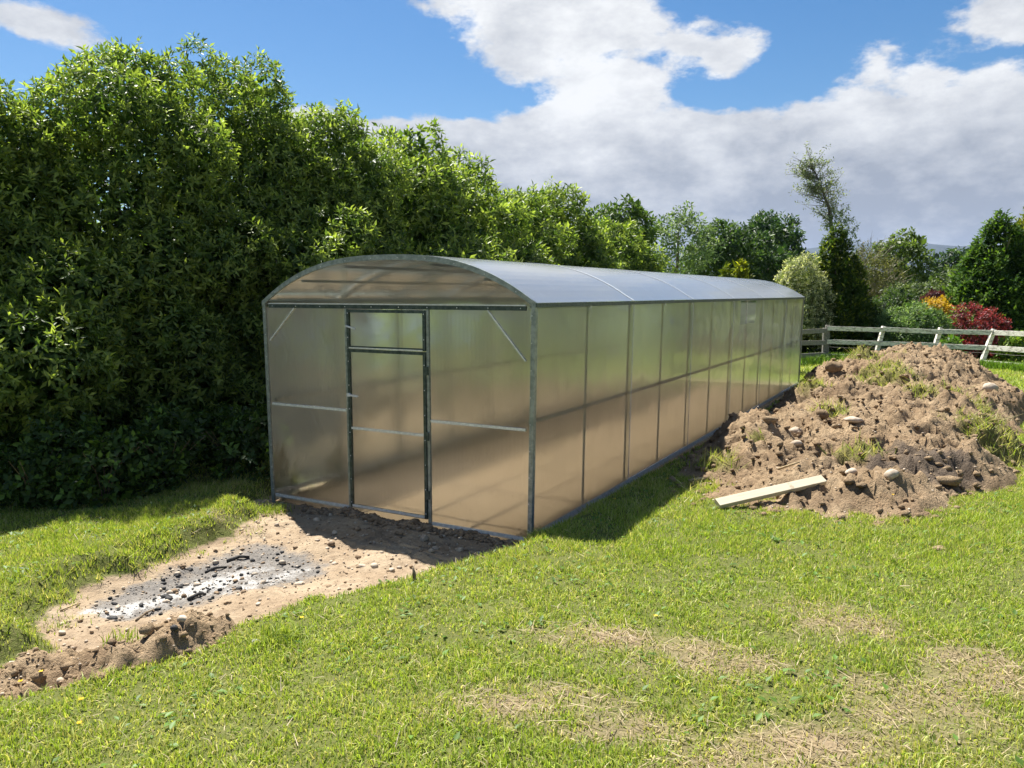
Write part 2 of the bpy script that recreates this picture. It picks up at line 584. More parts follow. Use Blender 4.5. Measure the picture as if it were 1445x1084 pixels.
poly_mat('poly_front', 0, 0.14, 0.07, bumpk=1.8, rough=.75, ior=1.04, transl=(.92, .92, .88))
poly_mat('poly_side', 1, 0.16, 0.06, wob=3, bumpk=1.8, rough=.75, ior=1.04, transl=(.92, .92, .88))
poly_mat('poly_roof', 1, 0.75, 0.74, dfrac=.28, fres=1.9, gloss_rough=.16, wob=.2, dusty=.10, transl=(.86, .92, .98))
poly_mat('poly_gable', 0, 0.35, 0.10, rough=.6, ior=1.03, transl=(.92, .92, .88))
m, g_ = new_mat('clear_inner_skin')
tr = g_.n('ShaderNodeBsdfTransparent'); tr.inputs['Color'].default_value = (.97, .98, .97, 1)
out(g_, tr.outputs[0])
M['inner_skin'] = m


def skins(o, is_outer):
    """the ribbed outer skin carries the look, the inner skin is plain and clear"""
    import bmesh
    bm = bmesh.new(); bm.from_mesh(o.data)
    bmesh.ops.recalc_face_normals(bm, faces=bm.faces)
    for f in bm.faces:
        f.material_index = 0 if all(is_outer(v.co) for v in f.verts) else 1
    bm.to_mesh(o.data); bm.free()
    o.data.materials.append(M['inner_skin'])
    return o


# ------------------------------------------------------------------ mesh helpers
def link(o, parent=None):
    COL.objects.link(o)
    if parent is not None:
        o.parent = parent
    return o


def tag(o, label=None, cat=None, group=None, kind=None):
    if label: o['label'] = label
    if cat: o['category'] = cat
    if group: o['group'] = group
    if kind: o['kind'] = kind
    return o


def empty(name, loc, rz=0.0):
    o = bpy.data.objects.new(name, None)
    o.location = loc
    o.rotation_euler = (0, 0, rz)
    o.empty_display_size = 0.2
    return link(o)


class MB:
    def __init__(self):
        self.v = []; self.f = []

    def add(self, vs, fs):
        k = len(self.v)
        self.v += [tuple(map(float, p)) for p in vs]
        self.f += [tuple(i + k for i in q) for q in fs]
        return self

    def box(self, lo, hi):
        x0, y0, z0 = lo; x1, y1, z1 = hi
        return self.add([(x0, y0, z0), (x1, y0, z0), (x1, y1, z0), (x0, y1, z0), (x0, y0, z1), (x1, y0, z1), (x1, y1, z1), (x0, y1, z1)],
                        [(0, 3, 2, 1), (4, 5, 6, 7), (0, 1, 5, 4), (1, 2, 6, 5), (2, 3, 7, 6), (3, 0, 4, 7)])

    def beam(self, a, b, w, h, up=(0, 0, 1)):
        a = Vector(a); b = Vector(b); d = (b - a).normalized()
        s = d.cross(Vector(up)).normalized(); t = s.cross(d).normalized()
        vs = []
        for p in (a, b):
            for i, j in ((-1, -1), (1, -1), (1, 1), (-1, 1)):
                vs.append(p + s * (w / 2 * i) + t * (h / 2 * j))
        return self.add(vs, [(0, 1, 2, 3), (7, 6, 5, 4), (0, 4, 5, 1), (1, 5, 6, 2), (2, 6, 7, 3), (3, 7, 4, 0)])

    def tube(self, pts, rads, n=6):
        pts = [Vector(p) for p in pts]
        vs = []; fs = []
        for i, p in enumerate(pts):
            d = (pts[min(i + 1, len(pts) - 1)] - pts[max(i - 1, 0)]).normalized()
            ref = Vector((0, 0, 1)) if abs(d.z) < .9 else Vector((1, 0, 0))
            s = d.cross(ref).normalized(); t = s.cross(d)
            for k in range(n):
                a = 2 * math.pi * k / n
                vs.append(p + (s * math.cos(a) + t * math.sin(a)) * rads[i])
        for i in range(len(pts) - 1):
            for k in range(n):
                fs.append((i * n + k, i * n + (k + 1) % n, (i + 1) * n + (k + 1) % n, (i + 1) * n + k))
        fs.append(tuple(range(n - 1, -1, -1))); fs.append(tuple(range((len(pts) - 1) * n, len(pts) * n)))
        return self.add(vs, fs)

    def build(self, name, mat, parent=None, bevel=0.0, smooth=False):
        me = bpy.data.meshes.new(name)
        me.from_pydata(self.v, [], self.f)
        me.materials.append(M[mat])
        me.update()
        if smooth:
            me.polygons.foreach_set('use_smooth', [True] * len(me.polygons))
        o = bpy.data.objects.new(name, me)
        link(o, parent)
        if bevel:
            md = o.modifiers.new('bevel', 'BEVEL'); md.width = bevel; md.segments = 2
        return o


def np_mesh(name, verts, tris, mat, parent=None, colors=None, smooth=False, attrs=None, quads=False):
    k = 4 if quads else 3
    me = bpy.data.meshes.new(name)
    me.vertices.add(len(verts))
    me.vertices.foreach_set('co', np.asarray(verts, np.float32).ravel())
    nf = len(tris)
    me.loops.add(nf * k)
    me.loops.foreach_set('vertex_index', np.asarray(tris, np.int32).ravel())
    me.polygons.add(nf)
    me.polygons.foreach_set('loop_start', np.arange(0, nf * k, k, dtype=np.int32))
    me.polygons.foreach_set('loop_total', np.full(nf, k, np.int32))
    if smooth:
        me.polygons.foreach_set('use_smooth', np.ones(nf, bool))
    me.update()
    me.validate()
    if colors is not None:
        a = me.color_attributes.new('col', 'FLOAT_COLOR', 'POINT')
        c4 = np.ones((len(verts), 4), np.float32); c4[:, :3] = colors
        a.data.foreach_set('color', c4.ravel())
    for kx, v in (attrs or {}).items():
        a = me.attributes.new(kx, 'FLOAT', 'POINT')
        a.data.foreach_set('value', np.asarray(v, np.float32))
    me.materials.append(M[mat])
    o = bpy.data.objects.new(name, me)
    return link(o, parent)


def unit(a):
    return a / np.maximum(np.linalg.norm(a, axis=-1, keepdims=True), 1e-9)


def grid_coords(segs):
    out_ = []
    for a, b, st in segs:
        n = max(1, int(round((b - a) / st)))
        out_.append(np.linspace(a, b, n, endpoint=False))
    out_.append(np.array([segs[-1][1]]))
    return np.concatenate(out_)


def height_sheet(name, xs, ys, fz, mat, attrs=None):
    gx, gy = np.meshgrid(xs, ys)
    z = fz(gx, gy)
    v = np.stack([gx.ravel(), gy.ravel(), z.ravel()], 1)
    nx, ny = len(xs), len(ys)
    i = np.arange(nx * ny).reshape(ny, nx)
    q = np.stack([i[:-1, :-1].ravel(), i[:-1, 1:].ravel(), i[1:, 1:].ravel(), i[1:, :-1].ravel()], 1)
    at = {k: f(gx.ravel(), gy.ravel()) for k, f in (attrs or {}).items()}
    return np_mesh(name, v, q, mat, smooth=True, attrs=at, quads=True)


# ------------------------------------------------------------------ ground
xs = grid_coords([(-4000, -300, 400), (-300, -40, 26), (-40, -8, 1.6), (-8, -4, .2), (-4, 1.2, .031), (1.2, 7, .075), (7, 14, .4), (14, 40, 2), (40, 300, 26), (300, 4000, 400)])
ys = grid_coords([(-60, -4, 8), (-4, 2.2, .5), (2.2, 7.6, .031), (7.6, 12, .08), (12, 22, .2), (22, 40, 1), (40, 300, 20), (300, 6000, 500)])


def at_dirt(x, y):
    return 1 - sstep(dirt_mask(x, y), -0.02, 0.16)


def at_raked(x, y):
    u, v = uv(x, y)
    return ((u > -.02) & (u < GW + .02) & (v > .0) & (v < GL)) * 1.0


def at_white(x, y):
    ax, ay = np.array([-2.70, 4.66]), np.array([-1.55, 5.92])
    e = ay - ax; L = np.hypot(*e); e = e / L
    s = ((x - ax[0]) * e[0] + (y - ax[1]) * e[1]) / L
    q = (x - ax[0]) * e[1] - (y - ax[1]) * e[0]
    a = np.exp(-((q + 0.02 - 0.05 * np.sin(s * 5)) / (0.11 + .12 * np.clip(s, 0, 1))) ** 2) * sstep(s, -0.02, .06) * (1 - sstep(s, .6, .95))
    b = 0.75 * np.exp(-((q - 0.22) / 0.13) ** 2) * sstep(s, .40, .55) * (1 - sstep(s, .85, 1.0))
    return np.maximum(a, b)


ground = height_sheet('ground', xs, ys, terrain, 'ground',
                      {'raked': at_raked, 'dirt': at_dirt, 'straw': straw_mask, 'ash': ash_mask, 'white_ash': at_white})
tag(ground, kind='structure')

# far hills
hx = np.linspace(-3500, 4500, 140)
hy = np.linspace(2600, 4200, 24)


def hill_z(x, y):
    t = (y - 2600) / 1600
    ridge = np.interp(x, [-3500, -1500, 400, 1200, 1500, 1700, 1900, 2200, 3000, 4500], [120, 150, 215, 190, 225, 232, 215, 205, 150, 140])
    return ridge * np.sin(np.clip(t * 1.6, 0, 1) * math.pi / 2) + 16 * fbm(x / 300, y / 300, 1.0, 4) * np.clip(t * 3, 0, 1) - 3


hills = height_sheet('hills', hx, hy, hill_z, 'hill')
tag(hills, kind='structure')

# ------------------------------------------------------------------ greenhouse
gh = empty('greenhouse', (O[0], O[1], 0), YAW)
tag(gh, 'long arched polycarbonate greenhouse on bare earth with galvanised frame and closed door', 'greenhouse')
FLARE = 0.033


def prof(u):
    """roof arch height above the base at u across"""
    t = abs(u - GW / 2) / (GW / 2 + 0.05)
    return GH + 0.395 * (1 - min(t, 1) ** 2.6)


def lean(u, z):
    """side walls lean out slightly towards the eaves"""
    return u + (FLARE if u > GW / 2 else -FLARE) * z / GH


def arch_pts(off, n=40, u0=None, u1=None):
    a = -0.05 if u0 is None else u0
    b = GW + 0.05 if u1 is None else u1
    us = [a + (b - a) * i / n for i in range(n + 1)]
    return [(u, prof(u) + off) for u in us]


def arch_band(name, v0, v1, o_in, o_out, mat, parent=gh, u0=None, u1=None, n=40):
    a = arch_pts(o_in, n, u0, u1); b = arch_pts(o_out, n, u0, u1)
    mb = MB(); vs = []; fs = []
    for (p, q) in zip(a, b):
        vs += [(p[0], v0, p[1]), (q[0], v0, q[1]), (q[0], v1, q[1]), (p[0], v1, p[1])]
    for i in range(n):
        for k in range(4):
            fs.append((4 * i + k, 4 * i + (k + 1) % 4, 4 * i + 4 + (k + 1) % 4, 4 * i + 4 + k))
    fs.append((3, 2, 1, 0)); fs.append(tuple(4 * n + k for k in range(4)))
    mb.add(vs, fs)
    return mb.build(name, mat, parent)


NB = 12
BAY = GL / NB
# corner posts: L-shaped profiles
for (u, v, su, sv_) in ((0, 0, 1, 1), (GW, 0, -1, 1), (0, GL, 1, -1), (GW, GL, -1, -1)):
    mb = MB()
    ut = lean(u, GH)
    for (du0, du1, dv0, dv1) in ((-.006, .020, -.028, -.014), (-.016, -.006, -.028, .014)):
        vs = []
        for z, uu in ((-0.10, u), (GH + 0.005, ut)):
            for (a_, b_) in ((du0, dv0), (du1, dv0), (du1, dv1), (du0, dv1)):
                vs.append((uu + su * a_, v + sv_ * b_, z))
        mb.add(vs, [(0, 3, 2, 1), (4, 5, 6, 7), (0, 1, 5, 4), (1, 2, 6, 5), (2, 3, 7, 6), (3, 0, 4, 7)])
    mb.build('corner_post', 'dull_galvanised', gh)
# side posts and hoops inside the sheets
for i in range(1, NB):
    for u in (0, GW):
        s = 1 if u == 0 else -1
        mb = MB()
        mb.beam((u + s * .021, i * BAY, -.08), (lean(u, GH) + s * .021, i * BAY, GH), .013, .024, (0, 1, 0))
        mb.build('wall_post', 'galvanised', gh)
for i in range(1, NB):
    arch_band('roof_hoop', i * BAY - .014, i * BAY + .014, -.045, -.018, 'galvanised', n=24)
# front and back arches (face profile)
arch_band('gable_arch', -.030, -.012, -.036, .009, 'dull_galvanised')
arch_band('gable_arch', GL + .012, GL + .030, -.046, .012, 'dull_galvanised')
# long rails
for u in (0, GW):
    s = 1 if u == 0 else -1
    for z, m_ in ((0.97, 'galvanised'), (GH - .02, 'dull_galvanised')):
        uu = lean(u, z) + s * .046
        MB().beam((uu, .03, z), (uu, GL - .03, z), .026, .030).build('wall_rail', m_, gh)
    MB().beam((u - s * .014, -.01, .065), (u - s * .014, GL + .01, .065), .012, .05).build('base_rail', 'galvanised', gh)
for u in (.42, .93, 1.845, 2.355):
    z = prof(u) - .062
    MB().beam((u, .02, z), (u, GL - .02, z), .028, .024).build('purlin', 'dull_galvanised', gh)

DL, DR = 0.972, 1.814      # door posts
# horizontal rails of the two end walls
def end_walls(name, mat, fn):
    for v, s in ((0, 1),) if name in ('cross_rail', 'sill_rail', 'corner_brace', 'bright_rail_edge') else ((0, 1), (GL, -1)):
        fn(v, s).build(name, mat, gh)


end_walls('tie_rail', 'dark_profile', lambda v, s: MB().box((.034, min(v - s * .030, v - s * .012), 1.838), (GW - .034, max(v - s * .030, v - s * .012), 1.872)))
end_walls('bright_rail_edge', 'galvanised', lambda v, s: MB().box((.034, min(v - s * .036, v - s * .014), 1.8735), (GW - .034, max(v - s * .036, v - s * .014), 1.882)))
for (a_, b_, z) in ((.036, DL - .03, .94), (DR + .03, GW - .036, .915)):
    end_walls('cross_rail', 'galvanised', lambda v, s: MB().beam((a_, v - s * .020, z), (b_, v - s * .020, z), .018, .022))
for (a_, b_, z) in ((.036, DL - .032, .062), (DR + .032, GW - .036, .040)):
    end_walls('sill_rail', 'galvanised', lambda v, s: MB().beam((a_, v - s * .020, z), (b_, v - s * .020, z), .018, .026))
for (u0, z0, u1, z1) in ((.351, 1.838, .036, 1.536), (2.40, 1.838, GW - .036, 1.45)):
    end_walls('corner_brace', 'galvanised', lambda v, s: MB().beam((u0, v + s * .012 - s * .034, z0), (u1, v + s * .012 - s * .034, z1), .012, .020, (0, 1, 0)))
for u in (DL, DR):
    for v, s in ((0, 1),):
        mb = MB()
        e = -1 if u == DL else 1
        mb.beam((u - .0 + e * .012, v - s * .022, -.10), (u + e * .012, v - s * .022, 1.837), .026, .022, (0, 1, 0))
        mb.build('door_post', 'dull_galvanised', gh)


def panel(name, lo, hi, mat, parent=gh):
    return MB().box(lo, hi).build(name, mat, parent)


# wall sheets: 2 m wide on the long sides, lapped at the joints
for side in (0, 1):
    u = 0 if side == 0 else GW
    s = -1 if side == 0 else 1
    for k in range(6):
        v0, v1 = k * 2 * BAY, (k + 1) * 2 * BAY
        o0 = s * (0.001 if k % 2 else 0.0095)
        nz, nv = 10, 8
        vs = []; fs = []
        ph = RNG.random(4) * 6
        for lay in (0, 1):
            for a_ in range(nv + 1):
                for b_ in range(nz + 1):
                    v = (v0 - .03 if k else v0 + .004) + (v1 + .03 - v0 + .03 - (.034 if k == 0 else 0) - (.034 if k == 5 else 0)) * a_ / nv
                    z = 0.0 + (GH - .004) * b_ / nz
                    t = (v - v0) / BAY
                    bulge = .006 * abs(math.sin(math.pi * t)) * math.sin(math.pi * b_ / nz * 2 + ph[0]) * (0.5 + .5 * math.sin(ph[1] + 3 * z))
                    vs.append((lean(u, z) + o0 + s * (bulge + (0.006 if lay else 0)), v, z))
        n_ = (nv + 1) * (nz + 1)
        idx = lambda a_, b_, l_: l_ * n_ + a_ * (nz + 1) + b_
        for a_ in range(nv):
            for b_ in range(nz):
                q = (idx(a_, b_, 1), idx(a_ + 1, b_, 1), idx(a_ + 1, b_ + 1, 1), idx(a_, b_ + 1, 1))
                r = (idx(a_, b_, 0), idx(a_, b_ + 1, 0), idx(a_ + 1, b_ + 1, 0), idx(a_ + 1, b_, 0))
                fs += [q if s > 0 else q[::-1], r if s > 0 else r[::-1]]
        for a_ in range(nv):
            for b_ in (0, nz):
                q = (idx(a_, b_, 0), idx(a_ + 1, b_, 0), idx(a_ + 1, b_, 1), idx(a_, b_, 1))
                fs.append(q if (b_ == 0) == (s > 0) else q[::-1])
        for b_ in range(nz):
            for a_ in (0, nv):
                q = (idx(a_, b_, 0), idx(a_, b_, 1), idx(a_, b_ + 1, 1), idx(a_, b_ + 1, 0))
                fs.append(q if (a_ == 0) == (s > 0) else q[::-1])
        ob = MB().add(vs, fs).build('wall_sheet', 'poly_side', gh, smooth=False)
        outer_ix = {tuple(round(c_, 5) for c_ in q_) for q_ in vs[n_:]}
        skins(ob, lambda co: tuple(round(c_, 5) for c_ in co) in outer_ix)
# clear joint strips over the sheet laps
for u, s in ((0, -1), (GW, 1)):
    for k in range(1, 6):
        vv_ = k * 2 * BAY + .034
        MB().beam((u + s * .0185, vv_, .03), (lean(u, GH) + s * .0185, vv_, GH - .03), .003, .010, (0, 1, 0)).build('joint_strip', 'clear_plastic', gh)
# roof sheets
for k in range(6):
    v0, v1 = k * 2 * BAY + (.001 if k else -.026), (k + 1) * 2 * BAY + (-.001 if k < 5 else .026)
    e = 0.0
    if k:
        arch_band('roof_joint_strip', v0 - .016, v0 + .014, .009, .012, 'clear_plastic', n=36, u0=-.062, u1=GW + .062)
    ob = arch_band('roof_sheet', v0, v1, .001 + e, .008 + e, 'poly_roof', n=36, u0=-.062, u1=GW + .062)
    skins(ob, lambda co: co.z - prof(co.x) > .005 + e)
for u in (0, GW):
    s = -1 if u == 0 else 1
    MB().beam((lean(u, GH) + s * .022, -.03, GH - .012), (lean(u, GH) + s * .022, GL + .03, GH - .012), .010, .030).build('eave_strip', 'dark_profile', gh)
# end wall sheets
for v, s in ((0, 1), (GL, -1)):
    y0, y1 = sorted((v - s * .004, v - s * .010))
    yo = v - s * .010
    for (a_, b_) in (((.004, DL - .002), (DR + .002, GW - .004)) if v == 0 else ((.004, GW / 2 - .001), (GW / 2 + .001, GW - .004))):
        skins(panel('end_sheet', (a_, y0, .004), (b_, y1, 1.855), 'poly_front'), lambda co: abs(co.y - yo) < .001)
    # gable in three lapped pieces under the arch
    for (a_, b_, o_) in ((-.03, .955, 0), (.875, 1.905, .007), (1.825, GW + .03, 0)):
        n = 16
        vs = []; fs = []
        for i in range(n + 1):
            u = a_ + (b_ - a_) * i / n
            zt = max(prof(u) - .012, 1.861)
            for yy_ in (v + s * (o_ - .004), v + s * (o_ + .002)):
                vs += [(u, yy_, 1.858), (u, yy_, zt)]
        for i in range(n):
            b0 = 4 * i
            fs += [(b0, b0 + 4, b0 + 5, b0 + 1), (b0 + 2, b0 + 3, b0 + 7, b0 + 6), (b0 + 1, b0 + 5, b0 + 7, b0 + 3), (b0, b0 + 2, b0 + 6, b0 + 4)]
        fs += [(0, 1, 3, 2), (4 * n, 4 * n + 2, 4 * n + 3, 4 * n + 1)]
        yo = v + s * (o_ - .004)
        skins(MB().add(vs, fs).build('gable_sheet', 'poly_gable', gh), lambda co: abs(co.y - yo) < .001)
    if v > 0:
        continue
    # door leaf with its own frame, and the vent above it
    name_v0, name_v1 = sorted((v - s * .044, v - s * .020))
    d = MB()
    for (a_, b_) in ((DL + .004, DL + .030), (DR - .030, DR - .004)):
        d.box((a_, name_v0, .075), (b_, name_v1, 1.488))
    for (z0, z1) in ((.075, .100), (1.462, 1.488)):
        d.box((DL + .030, name_v0 + .002, z0), (DR - .030, name_v1 - .002, z1))
    door = d.build('door', 'dark_profile', gh)
    MB().beam((DL + .03, v - s * .032, .79), (DR - .03, v - s * .032, .79), .018, .020).build('door_rail', 'galvanised', door)
    MB().beam((DL + .03, v - s * .047, .092), (DR - .03, v - s * .047, .092), .005, .022).build('kick_strip', 'galvanised', door)
    y0, y1 = sorted((v - s * .012, v - s * .018))
    yo = v - s * .018
    skins(panel('door_sheet', (DL + .008, y0, .012), (DR - .008, y1, 1.47), 'poly_front', door), lambda co: abs(co.y - yo) < .001)
    h_ = MB().beam((DL + .005, v - s * .052, 1.085), (DL + .125, v - s * .058, 1.078), .014, .016)
    h_.beam((DL + .018, v - s * .044, 1.085), (DL + .018, v - s * .060, 1.085), .03, .03)
    h_.build('handle', 'clear_plastic', door)
    for z in (.25, .75, 1.3):
        MB().box((DR - .008, name_v0 - .004, z), (DR + .022, name_v0 + .006, z + .07)).build('hinge', 'dark_profile', door)
    d = MB()
    for (a_, b_) in ((DL + .004, DL + .030), (DR - .030, DR - .004)):
        d.box((a_, name_v0, 1.496), (b_, name_v1, 1.832))
    for (z0, z1) in ((1.496, 1.516), (1.806, 1.832)):
        d.box((DL + .030, name_v0 + .002, z0), (DR - .030, name_v1 - .002, z1))
    vent = d.build('vent', 'dark_profile', gh)
    skins(panel('vent_sheet', (DL + .008, y0, 1.50), (DR - .008, y1, 1.828), 'poly_gable', vent), lambda co: abs(co.y - yo) < .001)
    MB().beam((DL + .005, v - s * .052, 1.69), (DL + .115, v - s * .058, 1.665), .012, .014).build('latch', 'clear_plastic', vent)
    MB().beam((DL + .03, v - s * .047, 1.50), (DR - .03, v - s * .047, 1.50), .005, .010).build('vent_strip', 'galvanised', vent)
# screw heads on the frame (dozens of tiny ones)
mb = MB()


def screw(p, ax):
    r = .0055
    x, y, z = p
    if ax == 'v':
        vs = [(x + r * math.cos(a_ * math.pi / 3), y, z + r * math.sin(a_ * math.pi / 3)) for a_ in range(6)] + [(x, y - .005, z)]
    else:
        vs = [(x, y + r * math.cos(a_ * math.pi / 3), z + r * math.sin(a_ * math.pi / 3)) for a_ in range(6)] + [(x + .005, y, z)]
    mb.add(vs, [(i, (i + 1) % 6, 6) for i in range(6)])


for i in range(10):
    u = -.02 + (GW + .04) * (i + .5) / 10
    screw((u, -.0305, prof(u) - .018), 'v')
    screw((.08 + (GW - .16) * i / 9, -.0305, 1.855), 'v')
for i in range(9):
    z = .12 + i * .21
    for u in (.012, GW - .012):
        screw((lean(u, z) if u < 1 else lean(u, z), -.0305, z), 'v')
    screw((DL + .017, -.0445, z if z < 1.45 or z > 1.5 else 1.44), 'v')
    screw((DR - .017, -.0445, z if z < 1.45 or z > 1.5 else 1.44), 'v')
for i in range(1, NB):
    for k in range(6):
        z = .12 + k * .33
        screw((lean(GW, z) + .0165, i * BAY, z), 'u')
for i in range(36):
    z = .97
    screw((lean(GW, z) + .0165, .2 + i * .335, z), 'u')
sc_ = mb.build('screw_heads', 'galvanised', gh)
tag(sc_, kind='stuff')

# ------------------------------------------------------------------ foliage generators
def leaf_verts(pos, axis, side, length, width, fold):
    """diamond leaf folded on its midrib: pos (n,3), axis/side unit (n,3)"""
    nrm = np.cross(side, axis)
    L = length[:, None]; W_ = width[:, None]
    tip = pos + axis * L - nrm * (L * 0.10)
    mid = pos + axis * (L * 0.45)
    l = mid + side * W_ * .5 + nrm * (W_ * fold)
    r = mid - side * W_ * .5 + nrm * (W_ * fold)
    v = np.stack([pos, l, tip, r], 1).reshape(-1, 3)
    return v


def leaf_tris(n):
    b = np.arange(n)[:, None] * 4
    return np.concatenate([b + np.array([[0, 2, 1]]), b + np.array([[0, 3, 2]])], 1).reshape(-1, 3)


def rand_dirs(n, rng):
    v = rng.normal(size=(n, 3))
    return unit(v)


def sample_lobes(lobes, density, rng, jitter=(0.82, 1.06), cull=0.86, front=None, back_keep=.35):
    """points and outward normals on the union of ellipsoids; lobes = [(center(3), radii(3))]"""
    C = np.array([l[0] for l in lobes]); R = np.array([l[1] for l in lobes])
    P = []; N = []
    for c, r in zip(C, R):
        area = 4 * math.pi * ((r[0] * r[1]) ** 1.6 / 3 + (r[0] * r[2]) ** 1.6 / 3 + (r[1] * r[2]) ** 1.6 / 3) ** (1 / 1.6)
        n = max(4, int(area * density))
        d = rand_dirs(n, rng)
        p = c + d * r * rng.uniform(jitter[0], jitter[1], (n, 1))
        nn = unit(d / r)
        ok = np.ones(n, bool)
        for c2, r2 in zip(C, R):
            if c2 is c or np.all(c2 == c):
                continue
            ok &= (((p - c2) / r2) ** 2).sum(1) > cull ** 2
        if front is not None:
            f = nn @ np.asarray(front)
            ok &= (f > -0.12) | (rng.random(n) < back_keep)
        P.append(p[ok]); N.append(nn[ok])
    return np.concatenate(P), np.concatenate(N)


def sprigs(P, N, per, length, rng, c_old, c_new, new_frac=.4, up=.35, spread=(35, 95), droop=.25, wl=.36, zr=None, fold=.18, jcol=.25):
    n = len(P)
    ax = unit(N * 0.75 + np.array([0, 0, up]) + rng.normal(size=(n, 3)) * .35)
    ref = unit(np.cross(ax, rand_dirs(n, rng)))
    ref2 = np.cross(ax, ref)
    V = []; Cc = []
    tipn = rng.random(n) < new_frac
    tint = rng.uniform(1 - jcol, 1 + jcol, (n, 1))
    sl = rng.uniform(.75, 1.2, n)
    for k in range(per):
        a = 2.4 * k + rng.uniform(-.4, .4, n)
        t = k / max(1, per - 1)
        phi = np.radians(spread[1] + (spread[0] - spread[1]) * t + rng.uniform(-15, 15, n))
        rad = ref * np.cos(a)[:, None] + ref2 * np.sin(a)[:, None]
        d = unit(ax * np.cos(phi)[:, None] + rad * np.sin(phi)[:, None] + np.array([0, 0, -droop]) * (1 - t))
        side = unit(np.cross(d, ax) + 1e-6)
        L = length * sl * rng.uniform(.75, 1.15, n)
        base = P + ax * (t - .5)[..., None] * length * .9 if isinstance(t, np.ndarray) else P + ax * ((t - .5) * length * .9)
        V.append(leaf_verts(base, d, side, L, L * wl * rng.uniform(.85, 1.15, n), fold))
        mixv = np.where(tipn, np.clip(.25 + .75 * t, 0, 1), .12 * t)[:, None]
        mixv = np.clip(mixv + rng.normal(size=(n, 1)) * .1, 0, 1)
        c = (np.array(c_old) * (1 - mixv) + np.array(c_new) * mixv) * tint * rng.uniform(.85, 1.15, (n, 1))
        Cc.append(np.repeat(c, 4, 0))
    V = np.concatenate(V); Cc = np.concatenate(Cc)
    return V, leaf_tris(len(V) // 4), Cc


def trunk_mesh(name, base, top, r0, mat, parent, limbs=6, rng=None, spread=1.0):
    rng = rng or RNG
    mb = MB()
    b = np.array(base, float); t = np.array(top, float)
    pts = [b + (t - b) * s + np.array([rng.normal() * .04, rng.normal() * .04, 0]) * (s > 0) * spread for s in np.linspace(0, 1, 6)]
    mb.tube(pts, list(np.linspace(r0, r0 * .3, 6)), 8)
    for k in range(limbs):
        s = rng.uniform(.25, .9)
        p0 = b + (t - b) * s
        a = rng.uniform(0, 6.28)
        ln = spread * rng.uniform(.5, 1.0) * (1.15 - s * .5)
        d = np.array([math.cos(a), math.sin(a), rng.uniform(.4, 1.0)])
        p1 = p0 + d * ln * .5
        p2 = p1 + (d + np.array([0, 0, .4])) * ln * .5
        mb.tube([p0, p1, p2], [r0 * .4 * (1.2 - s), r0 * .25 * (1.2 - s), r0 * .08], 5)
    return mb.build(name, mat, parent, smooth=True)


def crown_lobes(center, rad, n, rng, lobe=(.28, .48), squash=1.0, flat=False):
    """a main body and n lobes scattered over it, heavier towards the top"""
    c = np.array(center, float); R = np.array(rad, float)
    lobes = [(c, R * .80)]
    for k in range(n):
        d = rand_dirs(1, rng)[0]
        if d[2] < -.55: d[2] *= -.6; d = d / np.linalg.norm(d)
        s = rng.uniform(*lobe)
        r = np.array([1, 1, squash]) * s * R.mean() * rng.uniform(.85, 1.15)
        lobes.append((c + d * R * rng.uniform(.68, .92), r))
    return lobes


def with_fill(V, T, Cc, lobes, dens, leaf, rng, col, shrink=.68, front=None):
    """older, larger inner leaves that close the crown"""
    P, N = sample_lobes([(c, r * shrink) for c, r in lobes], dens, rng, (.7, 1.0), .9, front, .4)
    V2, T2, C2 = sprigs(P, N, 3, leaf, rng, col, col, 0, wl=.62, fold=.1)
    return np.concatenate([V, V2]), np.concatenate([T, T2 + len(V)]), np.concatenate([Cc, C2])


# ------------------------------------------------------------------ laurel hedge: a row of tall laurels
FRONT_H = np.array([.874, -.486, .1])
lau = [
    # (pixel x, depth y, top pixel y, label)
    (-330, 7.4, 120, 'tall dark laurel just past the left edge of the view, end of the hedge'),
    (-70, 7.7, 125, 'tall dark laurel cut by the left edge of the photo, first of the hedge'),
    (150, 8.6, 72, 'tall laurel with a ragged feathery tip, second from the left edge of the hedge'),
    (330, 10.0, 88, 'tall laurel with a broad rounded head left above the greenhouse front corner'),
    (440, 11.3, 150, 'laurel with sloping head directly behind the front arch of the greenhouse'),
    (545, 12.8, 186, 'laurel rising above the door end of the greenhouse roof'),
    (625, 14.2, 212, 'laurel with rounded shoulder behind the first third of the roof'),
    (695, 15.8, 262, 'lower laurel in the dip of the hedge behind the roof ridge'),
    (785, 18.0, 264, 'pale green laurel with a pointed head at the far part of the hedge'),
    (860, 20.6, 312, 'last and lowest laurel at the far end of the hedge, behind the roof'),
]
